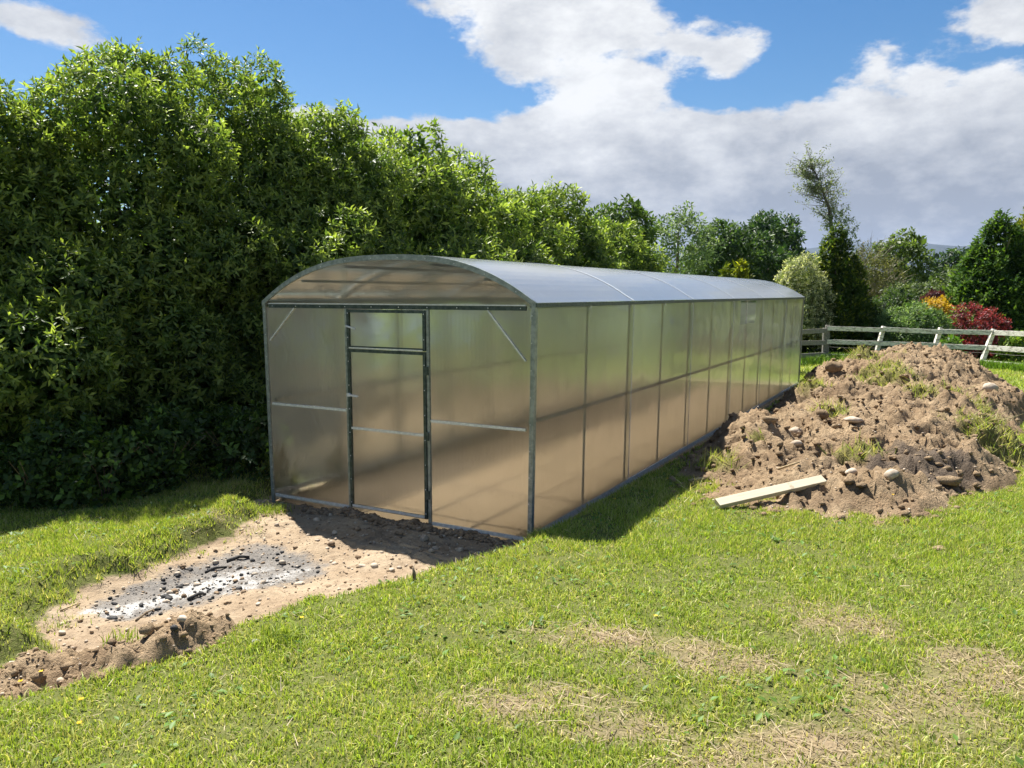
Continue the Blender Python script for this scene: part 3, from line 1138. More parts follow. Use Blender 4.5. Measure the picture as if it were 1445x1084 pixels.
for k, (px, dy, topy, lab) in enumerate(lau):
    rng = np.random.default_rng(100 + k)
    dy += (1.0 if k < 4 else .45) / (.486 - .874 * (px - 722.5) / FPX)
    p = at_depth(px, topy, dy)
    x, y, top = p
    zb = tz(x, y)
    root = empty('laurel_tree', (x, y, zb))
    tag(root, lab, 'tree', 'tall laurels of the hedge')
    H = top - zb
    nearf = dy < 13.5
    # lobes in root space
    lobes = []
    hw = 1.75
    rows = [(0.08, 1.02), (.20, 1.08), (.33, 1.04), (.46, .92), (.58, .78), (.69, .64), (.79, .50), (.88, .32)]
    al = np.array([LD[0], LD[1]]); ac = np.array([WD[0], WD[1]])
    lobes.append((np.array([0, 0, H * .36]), np.array([1.3, 1.3, H * .34])))
    lobes.append((np.array([0, 0, H * .62]), np.array([.8, .8, H * .25])))
    for (hz, sp) in rows:
        nl = int(11 * sp) + 2
        for q in range(nl):
            a = 2 * math.pi * (q + rng.uniform(-.35, .35)) / nl
            rr = rng.uniform(.30, .58) * (1.05 if hz < .75 else .8)
            off = (al * math.cos(a) * sp * rng.uniform(.85, 1.05) + ac * math.sin(a) * sp * .98 * rng.uniform(.8, 1.08)) * (hw - rr) / 1.0
            lobes.append((np.array([off[0], off[1], H * hz + rng.uniform(-.22, .22)]), np.array([rr, rr, rr * rng.uniform(.85, 1.25)])))
    for q in range(13):          # big shoulders that stand out of the face
        a = rng.uniform(0, 6.28); hz = rng.uniform(.25, .86); rr = rng.uniform(.45, .80) * (1.15 - .40 * hz)
        sp = np.interp(hz, [.2, .5, .9], [1.02, .86, .36]) * hw
        off = al * math.cos(a) * sp + ac * math.sin(a) * sp
        lobes.append((np.array([off[0], off[1], H * hz]), np.array([rr, rr, rr * rng.uniform(.6, .85)])))
    for q in range(7):
        a = rng.uniform(0, 6.28); rr = rng.uniform(.16, .30)
        lobes.append((np.array([1.0 * math.cos(a) * rng.random(), 1.0 * math.sin(a) * rng.random(), H - rr - rng.uniform(0, .55)]), np.array([rr, rr, rr * 1.35])))
    lobes.append((np.array([0, 0, H - .34]), np.array([.22, .22, .34])))
    dens = (55 if k == 0 else 116) if nearf else 52
    ll = 0.088 if nearf else 0.125
    P, N = sample_lobes(lobes, dens, rng, (0.78, 1.10), .84, FRONT_H, .18)
    pale = .25 if k in (8,) else 0
    V, T, Cc = sprigs(P, N, 7, ll, rng, (0.095 + .03 * pale, 0.155 + .03 * pale, 0.034), (0.33, 0.40, 0.095), .60, up=.30, droop=.35, wl=.36)
    V, T, Cc = with_fill(V, T, Cc, [l_ for l_ in lobes if l_[1].min() > .3], 60, .13, rng, (.075, .13, .03), .66, FRONT_H)
    np_mesh('crown', V, T, 'laurel', root, Cc)
    trunk_mesh('trunk', (0, 0, -.15), (rng.normal() * .1, rng.normal() * .1, H * .85), .10, 'bark', root, 9, rng, 1.0)

# low bramble and ivy growth along the foot of the hedge
bram = []
for k, (px, py, lab) in enumerate(((40, 700, 'leafy bramble clump at hedge foot by the left photo edge'),
                                   (140, 690, 'bramble clump with bright young leaves at the hedge foot'),
                                   (235, 672, 'dark bramble clump at hedge foot, third from left edge'),
                                   (320, 650, 'small dark ivy clump at hedge foot beside the greenhouse corner'))):
    rng = np.random.default_rng(300 + k)
    p = ground_at(px, py + 28, 0.05)
    root = empty('bramble', (p[0], p[1], tz(p[0], p[1])))
    tag(root, lab, 'bush', 'undergrowth along the hedge foot')
    lobes = [(np.array([rng.normal() * .25, .25 + rng.normal() * .12, rng.uniform(.12, .5)]), np.full(3, rng.uniform(.16, .30))) for _ in range(9)]
    P, N = sample_lobes(lobes, 90, rng, (.7, 1.15), .7)
    V, T, Cc = sprigs(P, N, 5, .075, rng, (.035, .07, .018), (.13, .22, .04), .5 if k == 1 else .25, wl=.6)
    np_mesh('foliage', V, T, 'leaf', root, Cc)
    mb = MB()
    for q in range(6):
        a = rng.uniform(0, 6.28)
        mb.tube([(0, .1, -.05), (.12 * math.cos(a), .1 + .12 * math.sin(a), .3), (.35 * math.cos(a), .1 + .3 * math.sin(a), .5)], [.006, .005, .003], 4)
    mb.build('stems', 'twig', root)['kind'] = 'stuff'


# ------------------------------------------------------------------ background trees and shrubs
def bush(name, label, cat, px, py_top, py_base, depth, wpx, n, leaf, dens, c_old, c_new, seed, new=.4, mat='leaf', lobe=(.3, .5), trunk=True,
         per=5, wl=.45, group=None, shape=None, squash=1.0, up=.3, fill=.22, jit=(.8, 1.08)):
    rng = np.random.default_rng(seed)
    pt = at_depth(px, py_top, depth); pb = at_depth(px, py_base, depth)
    x, y = pt[0], pt[1]
    zb = tz(x, y)
    root = empty(name, (x, y, zb))
    tag(root, label, cat, group)
    top = pt[2] - zb; bot = max(pb[2] - zb, 0)
    rx = wpx / 2 / FPX * depth
    rz = (top - bot) / 2
    if shape == 'cone':
        lobes = []
        for q in range(n):
            s = (q + .5) / n
            r_at = rx * (1 - s) ** .62 * (0.8 + .2 * min(1, s * 6))
            m_ = max(1, int(9 * (1 - s) + 2))
            for j in range(m_):
                a = 2 * math.pi * (j + rng.random()) / m_
                rr = rx * .26 * rng.uniform(.8, 1.15) * (1 - .35 * s)
                off = max(r_at - rr * .7, 0)
                lobes.append((np.array([math.cos(a) * off, math.sin(a) * off, bot + (top - bot) * s * .94]), np.array([rr, rr, rr * 2.6])))
            lobes.append((np.array([0, 0, bot + (top - bot) * s * .9]), np.array([r_at * .8, r_at * .8, (top - bot) / n])))
    else:
        lobes = crown_lobes((0, 0, (top + bot) / 2), (rx * .86, rx * .86, rz * .88), n, rng, lobe, squash)
        # keep the foot of a shrub filled down to the ground
        if bot < .3:
            for q in range(n // 2):
                a = rng.uniform(0, 6.28)
                lobes.append((np.array([math.cos(a) * rx * .7, math.sin(a) * rx * .7, top * rng.uniform(.1, .4)]), np.full(3, rx * .3)))
    c_old = tuple(np.array(c_old) * 1.3); c_new = tuple(np.array(c_new) * (1.5 if mat == 'needle' else 1.3))
    P, N = sample_lobes(lobes, dens, rng, jit, .85, np.array([-x, -y, .4 * math.hypot(x, y)]) / math.hypot(x, y), .3)
    V, T, Cc = sprigs(P, N, per, leaf, rng, c_old, c_new, new, up=up, wl=wl, droop=.15)
    if fill:
        V, T, Cc = with_fill(V, T, Cc, lobes, fill / leaf ** 2, leaf * 1.9, rng, tuple(np.array(c_old) * .9))
    np_mesh('crown' if trunk else 'foliage', V, T, mat, root, Cc)
    if trunk:
        trunk_mesh('trunk', (0, 0, -.3), (0, 0, top * .8), max(.05, top * .022), 'bark', root, 7, rng, rx * .7)
    else:
        mb = MB()
        for q in range(5):
            a = rng.uniform(0, 6.28)
            mb.tube([(0, 0, -.1), (rx * .2 * math.cos(a), rx * .2 * math.sin(a), top * .35), (rx * .5 * math.cos(a), rx * .5 * math.sin(a), top * .7)], [.03, .02, .008], 5)
        mb.build('stems', 'twig', root)['kind'] = 'stuff'
    return root


# trees behind the hedge end
bush('broadleaf_tree', 'mid green leafy tree rising behind the far end of the laurel hedge', 'tree', 875, 286, 420, 30, 95, 26, .22, 22, (.05, .09, .02), (.14, .20, .045), 401, group='trees behind the greenhouse')
bush('ash_tree', 'pale grey-green open tree with gaps of sky in its crown, behind the roof', 'tree', 958, 284, 420, 36, 120, 34, .20, 13, (.075, .115, .055), (.17, .22, .105), 402, group='trees behind the greenhouse', lobe=(.16, .3), jit=(.6, 1.2), fill=0)
bush('broadleaf_tree', 'dark low tree between the pale open tree and the round dark trees', 'tree', 1018, 322, 420, 44, 100, 24, .26, 12, (.03, .06, .02), (.08, .125, .035), 403, group='trees behind the greenhouse')
bush('oak_tree', 'dark round-headed tree at the centre of the far trees, left of the feathery tree', 'tree', 1080, 303, 420, 52, 150, 40, .26, 13, (.022, .05, .018), (.065, .11, .032), 404, group='trees behind the greenhouse', lobe=(.2, .34))
bush('oak_tree', 'smaller dark green tree in front of the round-headed far tree', 'tree', 1075, 335, 430, 46, 120, 30, .24, 13, (.025, .055, .018), (.075, .12, .036), 405, group='trees behind the greenhouse', lobe=(.2, .34))
bush('broadleaf_tree', 'olive green tree with knobbly top above the yellow maple', 'tree', 1272, 326, 425, 42, 96, 34, .2, 14, (.06, .095, .02), (.15, .20, .05), 406, group='trees behind the greenhouse', lobe=(.16, .3), jit=(.65, 1.15))
bush('broadleaf_tree', 'grey-green tree low between the olive tree and the big conifer', 'tree', 1345, 386, 430, 40, 90, 26, .2, 14, (.055, .085, .03), (.13, .17, .07), 407, group='trees behind the greenhouse')
bush('oak_tree', 'far dark tree below the blue hill, left of the big conifer', 'tree', 1352, 351, 420, 90, 56, 24, .5, 4, (.025, .05, .02), (.06, .1, .035), 408, group='trees behind the greenhouse')


def skeleton_tree(root, base, height, r0, rng, depth=4, lean_=(0, 0), tw=2.6, mat='pale_bark', ang=.55, name='trunk', vertical=.3):
    mb = MB(); ends = []

    def grow(p, d, ln, r, lev):
        p1 = p + d * ln * .5 + rng.normal(size=3) * ln * .04
        p2 = p + d * ln + rng.normal(size=3) * ln * .05
        mb.tube([p, p1, p2], [r, r * .8, r * .6], 5 if lev < 2 else 4 if lev < 3 else 3)
        if lev >= 2:
            ends.append((p1, d)); ends.append((p2, d))
        if lev >= depth:
            return
        nk = 3 if lev else 6
        for q in range(nk):
            s = rng.uniform(.35, 1.0) if q else 1.0
            dd = unit(d + rng.normal(size=3) * ang + np.array([lean_[0], lean_[1], vertical]))
            grow(p + (p2 - p) * s, dd, ln * rng.uniform(.5, .78), r * .55, lev + 1)
    grow(np.array(base, float), unit(np.array([lean_[0] * .3, lean_[1] * .3, 1.0])), height * .42, r0, 0)
    mb.build(name, mat, root)
    return ends


# twiggy, half bare tree
p = at_depth(1218, 300, 38); zb = tz(p[0], p[1])
root = empty('twiggy_tree', (p[0], p[1], zb))
tag(root, 'half bare twiggy olive-brown tree with thin upright shoots behind the dark conifer', 'tree')
rng = np.random.default_rng(420)
for q in range(5):
    ends = skeleton_tree(root, (rng.normal() * .7, rng.normal() * .4, 0), 4.6 * rng.uniform(.75, 1.15), .07, rng, 4, (rng.normal() * .25, 0), ang=.42, name='trunk', vertical=.35)
lob = crown_lobes((0, 0, 2.6), (1.9, 1.7, 2.0), 26, rng, (.18, .34))
P, N = sample_lobes(lob, 16, rng, (.5, 1.15), .6)
V, T, Cc = sprigs(P, N, 4, .15, rng, (.085, .088, .035), (.19, .185, .08), .4)
np_mesh('crown', V, T, 'leaf', root, Cc)
# wind-blown tall tree
p = at_depth(1180, 330, 47); zb = tz(p[0], p[1])
root = empty('windblown_tree', (p[0], p[1], zb))
tag(root, 'tall slender tree bent left by wind, its grey-green top above all the far trees', 'tree')
rng = np.random.default_rng(431)
mb = MB()
stem = [at_depth(1181, 420, 47), at_depth(1176, 340, 47), at_depth(1170, 295, 47), at_depth(1158, 262, 47), at_depth(1146, 233, 47)]
stem = [np.array(s_) - np.array([p[0], p[1], zb]) for s_ in stem]
mb.tube([(0, 0, -.3)] + stem, [.2, .17, .13, .09, .05, .015], 7)
P = []; N = []
for q in range(110):
    s = rng.uniform(.3, 1.0) ** .85
    i = min(int(s * 4), 3); b0 = stem[i] + (stem[i + 1] - stem[i]) * (s * 4 - i)
    ln = (1.0 - .55 * abs(s - .6) * 1.2) * rng.uniform(.5, 1.25) * 1.75
    d = unit(np.array([-.75 + rng.normal() * .55, rng.normal() * .6, .45 + rng.normal() * .25]))
    if rng.random() < .25: d[0] = abs(d[0]) * .6
    e = b0 + d * ln
    mb.tube([b0, b0 + d * ln * .6, e], [.022, .014, .005], 3)
    for j in range(7):
        P.append(b0 + d * ln * rng.uniform(.25, 1.05) + rng.normal(size=3) * .13); N.append(d)
mb.build('trunk', 'bark', root, smooth=True)
V, T, Cc = sprigs(np.array(P), np.array(N), 4, .17, rng, (.13, .16, .095), (.26, .29, .19), .5, wl=.4)
np_mesh('crown', V, T, 'leaf', root, Cc)
bush('birch_tree', 'small loose grey-green tree right beside the windblown tree', 'tree', 1190, 282, 380, 46, 50, 18, .17, 14, (.08, .11, .055), (.17, .205, .11), 432, lobe=(.18, .32), jit=(.5, 1.25), fill=0)

# conifers and garden shrubs beyond the fence
bush('golden_conifer', 'left golden yellow-green conifer tip peeping over the roof', 'conifer', 1026, 372, 440, 27, 26, 7, .13, 110, (.10, .13, .015), (.30, .32, .03), 440, .6, 'needle', shape='cone', per=5, up=1.2, wl=.42, group='golden conifers behind the roof')
bush('golden_conifer', 'right and brightest golden conifer tip peeping over the roof', 'conifer', 1046, 368, 440, 27, 34, 7, .13, 110, (.11, .13, .015), (.33, .33, .03), 441, .6, 'needle', shape='cone', per=5, up=1.2, wl=.42, group='golden conifers behind the roof')
bush('variegated_bush', 'large cream variegated bush at the far corner of the greenhouse', 'bush', 1132, 356, 500, 27, 92, 30, .085, 95, (.13, .16, .07), (.48, .47, .30), 442, .72, trunk=False, lobe=(.2, .36))
bush('dark_conifer', 'dense dark green columnar conifer beside the cream variegated bush', 'conifer', 1181, 330, 505, 27.5, 118, 12, .15, 90, (.03, .06, .012), (.13, .155, .018), 443, .30, 'needle', shape='cone', per=5, up=1.6, wl=.42)
bush('broad_conifer', 'broad dense green conifer at the right edge behind the fence', 'conifer', 1412, 324, 500, 28, 160, 12, .19, 66, (.025, .06, .012), (.085, .14, .022), 444, .45, 'needle', shape='cone', per=5, up=1.5, wl=.42)
bush('broad_conifer', 'taller golden green conifer cut by the right photo edge', 'conifer', 1462, 292, 500, 30, 140, 12, .19, 60, (.06, .08, .012), (.19, .20, .028), 445, .5, 'needle', shape='cone', per=5, up=1.5, wl=.42)
bush('evergreen_bush', 'dark glossy evergreen bush behind the fence, right of the dark conifer', 'bush', 1252, 412, 500, 27.5, 95, 26, .12, 60, (.022, .045, .014), (.075, .105, .035), 446, .3, 'laurel', trunk=False)
bush('evergreen_bush', 'grey-green bush above the dark evergreen bush, under the olive tree', 'bush', 1300, 404, 480, 31, 110, 26, .12, 45, (.05, .075, .03), (.14, .17, .075), 447, .4, trunk=False)
bush('silver_bush', 'rounded narrow-leaved light green bush behind the fence under the yellow maple', 'bush', 1288, 436, 505, 26.3, 108, 30, .13, 80, (.05, .095, .03), (.21, .29, .12), 448, .5, trunk=False, wl=.2, up=.8)
bush('purple_maple', 'dark purple-leaved maple above the yellow maple', 'maple', 1322, 408, 470, 29, 58, 20, .10, 90, (.055, .014, .022), (.12, .03, .045), 449, .5, trunk=True, squash=.6)
bush('yellow_maple', 'bright golden orange maple between the purple maple and the light green bush', 'maple', 1324, 417, 470, 28, 66, 20, .09, 110, (.30, .18, .015), (.47, .30, .03), 450, .6, trunk=True, squash=.55)
bush('green_shrub', 'small bright green shrub between the yellow maple and the red azalea', 'bush', 1352, 430, 500, 26.6, 34, 12, .12, 70, (.08, .15, .025), (.21, .32, .06), 451, .5, trunk=False, up=.7)
bush('red_azalea', 'crimson red flowering shrub behind the fence at the right', 'bush', 1383, 426, 508, 25.4, 78, 11, .085, 110, (.08, .022, .022), (.30, .035, .06), 452, .62, trunk=False, lobe=(.26, .5), jit=(.45, 1.25), fill=.06)
bush('weed_clump', 'leafy yellow-green weed clump at the fence by the right photo edge', 'bush', 1432, 468, 520, 24.2, 40, 10, .12, 60, (.08, .14, .02), (.26, .34, .05), 453, .5, trunk=False)
bush('weed_clump', 'leafy green weeds under the fence left of the leaning white post', 'bush', 1340, 478, 520, 24.0, 40, 10, .11, 60, (.06, .12, .02), (.18, .27, .05), 454, .5, trunk=False)

for k, (u, v, r, lab) in enumerate(((-1.3, 14.9, 1.0, 'dark evergreen bush behind the far end wall, left of three blurred by the sheets'),
                                    (.15, 15.1, .95, 'dark evergreen bush behind the far end wall, middle of three blurred by the sheets'),
                                    (1.45, 14.7, .85, 'dark evergreen bush behind the far end wall, right of three blurred by the sheets'))):
    xy = O + WD * u + LD * v
    rng = np.random.default_rng(470 + k)
    root = empty('evergreen_bush', (xy[0], xy[1], tz(*xy)))
    tag(root, lab, 'bush', 'evergreens behind the greenhouse end')
    lobes = crown_lobes((0, 0, .95), (r * .85, r * .85, .85), 16, rng, (.3, .45))
    P, N = sample_lobes(lobes, 55, rng, (.8, 1.05), .85)
    V, T, Cc = sprigs(P, N, 5, .12, rng, (.03, .055, .018), (.07, .11, .03), .3, wl=.45)
    np_mesh('foliage', V, T, 'leaf', root, Cc)
    MB().tube([(0, 0, -.1), (.05, 0, .6), (0, .05, 1.2)], [.05, .035, .012], 6).build('stem', 'bark', root)

# far wood closing the view under the hills
rng = np.random.default_rng(77)
lobes = []
for q in range(260):
    a = rng.uniform(-.75, .8); d = rng.uniform(95, 150)
    r = rng.uniform(2.0, 4.2)
    lobes.append((np.array([math.sin(a) * d, math.cos(a) * d, rng.uniform(-.5, 1.5)]), np.array([r, r, r * rng.uniform(.8, 1.1)])))
P = []; N = []
for c, r in lobes:
    d = rand_dirs(85, rng); d[:, 2] = np.abs(d[:, 2]) * 1.1 - .1
    P.append(c + d * r * rng.uniform(.85, 1.08, (85, 1))); N.append(d)
V, T, Cc = sprigs(np.concatenate(P), unit(np.concatenate(N)), 3, 1.15, rng, (.028, .055, .022), (.075, .115, .04), .5, wl=.6)
wood = np_mesh('far_wood', V, T, 'leaf', None, Cc)
tag(wood, 'far dark wood along the horizon below the hills', 'wood', kind='stuff')

# pale farm building glimpsed between the trees
p0 = at_depth(1318, 404, 60); p1 = at_depth(1372, 402, 60)
fb = empty('farm_shed', ((p0[0] + p1[0]) / 2, 60, tz(p0[0], 60)))
tag(fb, 'pale roofed shed glimpsed between the trees left of the broad conifer', 'shed')
w_ = p1[0] - p0[0]; zt = p0[2] - tz(p0[0], 60)
MB().box((-w_ / 2 + .2, -2, -.3), (w_ / 2 - .2, 2, zt - .55)).build('wall', 'grey_stone', fb)
MB().add([(-w_ / 2, -2.3, zt - .6), (w_ / 2, -2.3, zt - .6), (w_ / 2, 0, zt), (-w_ / 2, 0, zt), (-w_ / 2, 2.3, zt - .6), (w_ / 2, 2.3, zt - .6)],
         [(0, 1, 2, 3), (3, 2, 5, 4), (0, 3, 4), (1, 5, 2), (0, 4, 5, 1)]).build('roof', 'farm_roof', fb)

# ------------------------------------------------------------------ fences
def fence(name, label, posts, rails, mat_p, mat_r, lean_v, wires=True, hgt=1.08, ends=(None, None)):
    x0, y0 = posts[0]
    root = empty(name, (x0, y0, tz(x0, y0)))
    tag(root, label, 'fence')
    zr = tz(x0, y0)
    L_ = lambda x, y, z: Vector((x - x0, y - y0, z - zr))
    tops = []
    for i, (x, y) in enumerate(posts):
        z = tz(x, y)
        lv = lean_v[i]
        mb = MB()
        mb.beam(L_(x, y, z - .2) - Vector((lv * .2, 0, 0)), L_(x, y, z) + Vector((lv * hgt, 0, hgt)), .11, .11, (0, 1, 0))
        mb.build('post', mat_p[i], root, bevel=.008)
        tops.append((x, y, z, lv))
    for i in range(len(posts) - 1):
        (xa, ya, za, la), (xb, yb, zb_, lb) = tops[i], tops[i + 1]
        for r in rails:
            ja, jb = RNG.normal() * .015, RNG.normal() * .015
            a = L_(xa, ya - .075, za + r + ja) + Vector((la * r, 0, 0)); b = L_(xb, yb - .075, zb_ + r + jb) + Vector((lb * r, 0, 0))
            if r == rails[0]: a.y -= .002
            d = (b - a).normalized()
            MB().beam(a - d * .03, b - d * .04, .032, .135).build('rail', mat_r, root, bevel=.004)
        if wires:
            for r in (.22, .42, .62):
                a = L_(xa, ya + .06, za + r) + Vector((la * r, 0, 0)); b = L_(xb, yb + .06, zb_ + r) + Vector((lb * r, 0, 0))
                MB().tube([a, (a + b) / 2 - Vector((0, 0, .02)), b], [.004] * 3, 4).build('wire', 'old_wood', root)
    return root


def fpt(px, depth):
    r = ray(px, 500)
    return (r[0] / r[1] * depth, depth)


posts = [fpt(1166, 24.0), fpt(1234, 23.8), fpt(1312, 23.4), fpt(1384, 22.2), fpt(1472, 20.2), fpt(1575, 18.4)]
fence('rail_fence', 'weathered white post and rail fence with leaning posts behind the soil heap', posts, (.98, .56, .13),
      ['old_wood', 'white_paint', 'white_paint', 'white_paint', 'white_paint', 'white_paint'], 'white_paint', [0, .22, .26, .30, .28, .2])
pb = [(posts[0][0] - .12, posts[0][1] - .12), (posts[0][0] - 1.35, posts[0][1] - 1.40), (posts[0][0] - 2.6, posts[0][1] - 2.7)]
fence('grey_fence', 'bare grey wood fence section running behind the far greenhouse corner', pb, (.92, .58, .22), ['old_wood'] * 3, 'old_wood', [0, 0, 0], wires=False, hgt=1.0)

# ------------------------------------------------------------------ soil heap beside the greenhouse
def heap_mesh(name, label, cat, fz, x0, x1, y0, y1, st, attrs, keep):
    xs_ = np.arange(x0, x1, st); ys_ = np.arange(y0, y1, st)
    gx, gy = np.meshgrid(xs_, ys_)
    h = fz(gx, gy)
    z = terrain(gx, gy, False) + h
    nx, ny = len(xs_), len(ys_)
    i = np.arange(nx * ny).reshape(ny, nx)
    q = np.stack([i[:-1, :-1].ravel(), i[:-1, 1:].ravel(), i[1:, 1:].ravel(), i[1:, :-1].ravel()], 1)
    ok = (h.ravel()[q] > keep).any(1)
    q = q[ok]
    used = np.unique(q)
    remap = np.full(nx * ny, -1); remap[used] = np.arange(len(used))
    jx = 0.018 * fbm(gx, gy, 9, 2); jy = 0.018 * fbm(gx + 50, gy, 9, 2)
    v = np.stack([(gx + jx).ravel(), (gy + jy).ravel(), z.ravel()], 1)[used]
    at = {k: f(v[:, 0], v[:, 1]) for k, f in attrs.items()}
    o = np_mesh(name, v, remap[q], 'heap', None, None, True, at, True)
    tag(o, label, cat)
    return o


def surf(x, y):
    """top of whatever ground is there"""
    x = np.asarray(x, float); y = np.asarray(y, float)
    t = terrain(x, y)
    tf = terrain(x, y, False)
    h = mound_full(x, y); t = np.where(h > -.02, np.maximum(t, tf + h), t)
    h = spoil_full(x, y); t = np.where(h > -.01, np.maximum(t, tf + h), t)
    return t


def hit(px, py, up=0.0):
    """first point of the ground surface on the sight line through a photo pixel"""
    rr = ray(px, py)
    t = np.linspace(2.5, 34, 2600)
    q = np.array([0, 0, CAMH]) + rr * t[:, None]
    below = q[:, 2] <= surf(q[:, 0], q[:, 1]) + up
    return q[np.argmax(below)] if below.any() else q[-1]


TURFS = []
for (px, py, rx, ry) in ((1165, 577, .28, .2), (1240, 515, .45, .3), (1262, 524, .5, .25), (1205, 640, .3, .15), (1400, 600, .45, .5), (1420, 622, .3, .3), (1300, 546, .25, .25),
                         (1010, 650, .25, .3), (1065, 618, .12, .12), (1375, 575, .3, .4), (1225, 492, .6, .5), (1150, 545, .4, .3), (1085, 560, .3, .3), (1350, 552, .2, .3), (1270, 484, .5, .4), (995, 690, .2, .2)):
    p = hit(px, py)
    TURFS.append((p[0], p[1], rx, ry))


def turf_mask(x, y):
    s = np.zeros(x.shape)
    for a, b, rx, ry in TURFS:
        s = np.maximum(s, np.exp(-((x - a) / rx) ** 2 - ((y - b) / ry) ** 2))
    return np.clip(sstep(s + .35 * fbm(x, y, 4, 3), .35, .75), 0, 1)


DK = hit(1290, 655)


def dark_mask(x, y):
    return np.clip(sstep(np.exp(-((x - DK[0]) / .6) ** 2 - ((y - DK[1]) / .4) ** 2) + .5 * fbm(x, y, 4, 3), .35, .8), 0, .85)


heap = heap_mesh('soil_heap', 'long heap of dug brown soil and clods beside the greenhouse wall', 'soil heap', mound_full, 1.0, 11.5, 5.4, 19.0, .036,
                 {'turf': turf_mask, 'dark': dark_mask}, -0.03)
spoil = heap_mesh('soil_heap', 'low crumbly spoil heap at the lower left, in front of the ash patch', 'soil heap', spoil_full, -4.0, -1.2, 2.8, 5.2, .018,
                  {'turf': lambda x, y: np.zeros(x.shape), 'dark': lambda x, y: np.zeros(x.shape)}, -0.02)


# stone shape: jittered icosphere
PH = (1 + 5 ** .5) / 2
ICO_V = unit(np.array([(-1, PH, 0), (1, PH, 0), (-1, -PH, 0), (1, -PH, 0), (0, -1, PH), (0, 1, PH), (0, -1, -PH), (0, 1, -PH), (PH, 0, -1), (PH, 0, 1), (-PH, 0, -1), (-PH, 0, 1)]))
ICO_F = np.array([(0, 11, 5), (0, 5, 1), (0, 1, 7), (0, 7, 10), (0, 10, 11), (1, 5, 9), (5, 11, 4), (11, 10, 2), (10, 7, 6), (7, 1, 8), (3, 9, 4), (3, 4, 2), (3, 2, 6), (3, 6, 8), (3, 8, 9), (4, 9, 5), (2, 4, 11), (6, 2, 10), (8, 6, 7), (9, 8, 1)])


def rubble(name, pts, sizes, mat, parent, rng, flat=.7, sink=.25):
    n = len(pts)
    v = np.repeat(ICO_V[None], n, 0) * rng.uniform(.65, 1.25, (n, 12, 1))
    sc = sizes[:, None] * rng.uniform(.7, 1.3, (n, 3)); sc[:, 2] *= flat
    v = v * sc[:, None, :]
    a = rng.uniform(0, 6.28, n); ca, sa = np.cos(a)[:, None], np.sin(a)[:, None]
    x = v[..., 0] * ca - v[..., 1] * sa; y = v[..., 0] * sa + v[..., 1] * ca
    v = np.stack([x, y, v[..., 2]], -1) + pts[:, None, :] + np.array([0, 0, 1]) * (sizes * flat * (.5 - sink))[:, None, None]
    f = (ICO_F[None] + (np.arange(n) * 12)[:, None, None]).reshape(-1, 3)
    o = np_mesh(name, v.reshape(-1, 3), f, mat, parent)
    o['kind'] = 'stuff'
    return o


def scatter_on(fn_ok, x0, x1, y0, y1, n, rng, z=surf):
    x = rng.uniform(x0, x1, n); y = rng.uniform(y0, y1, n)
    ok = fn_ok(x, y)
    x, y = x[ok], y[ok]
    return np.stack([x, y, z(x, y)], 1)


rng = np.random.default_rng(500)
on_m = lambda x, y: (mound_h(x, y) > -.01)
P = scatter_on(on_m, 1.2, 11, 5.6, 18.5, 22000, rng)
rubble('clods', P, np.minimum(np.abs(rng.normal(size=len(P))) ** 2.0 * .008 + .006, .042), 'heap', heap, rng)
P = scatter_on(on_m, 1.2, 11, 5.6, 18.5, 5000, rng)
rubble('pebbles', P, rng.uniform(.005, .014, len(P)), 'stone', heap, rng)
on_s = lambda x, y: (spoil_h(x, y) > -.02)
P = scatter_on(on_s, -4, -1.2, 2.8, 5.2, 5500, rng)
rubble('clods', P, np.abs(rng.normal(size=len(P))) ** 2 * .0045 + .003, 'heap', spoil, rng)
P = scatter_on(on_s, -4, -1.2, 2.8, 5.2, 900, rng)
rubble('pebbles', P, rng.uniform(.003, .008, len(P)), 'stone', spoil, rng)


def bare(x, y):
    u, v = uv(x, y)
    return (dirt_mask(x, y) < .04) & ~((u > -.02) & (u < GW + .03) & (v > -.02) & (v < GL))


P = scatter_on(bare, -3.6, .6, 3.2, 7.6, 6000, rng)
gr = rubble('gravel', P, np.abs(rng.normal(size=len(P))) ** 2.2 * .0028 + .002, 'stone', None, rng)
tag(gr, 'small loose stones and gravel scattered over the bare earth apron', 'gravel', kind='stuff')
P = scatter_on(bare, -3.6, .6, 3.2, 7.6, 6000, rng)
gr = rubble('crumbs', P, np.abs(rng.normal(size=len(P))) ** 2 * .003 + .002, 'clod', None, rng)
tag(gr, 'earth crumbs scattered over the bare soil before the greenhouse', 'soil', kind='stuff')
P = scatter_on(lambda x, y: (ash_mask(x, y) + .35 * fbm(x, y, 5, 3)) > .45, -3.2, -1, 4.2, 6.4, 4200, rng)
gr = rubble('charcoal', P, np.abs(rng.normal(size=len(P))) ** 1.8 * .0036 + .002, 'charcoal', None, rng, .55)
tag(gr, 'black charcoal bits strewn in the burnt ash patch', 'charcoal', kind='stuff')
# dark loose soil thrown against the sill
P = []
for q in range(900):
    u = RNG.uniform(.4, 2.7); v = -abs(RNG.normal()) * .05 - .03
    xy = O + WD * u + LD * v
    P.append((xy[0], xy[1], tz(*xy) + max(0, .05 + v * .5) * (0.6 + .5 * math.sin(u * 9))))
P = np.array(P)
gr = rubble('soil_ridge', P, rng.uniform(.010, .030, len(P)), 'clod', None, rng)
tag(gr, 'crumbled dark soil thrown against the greenhouse sill', 'soil', kind='stuff')


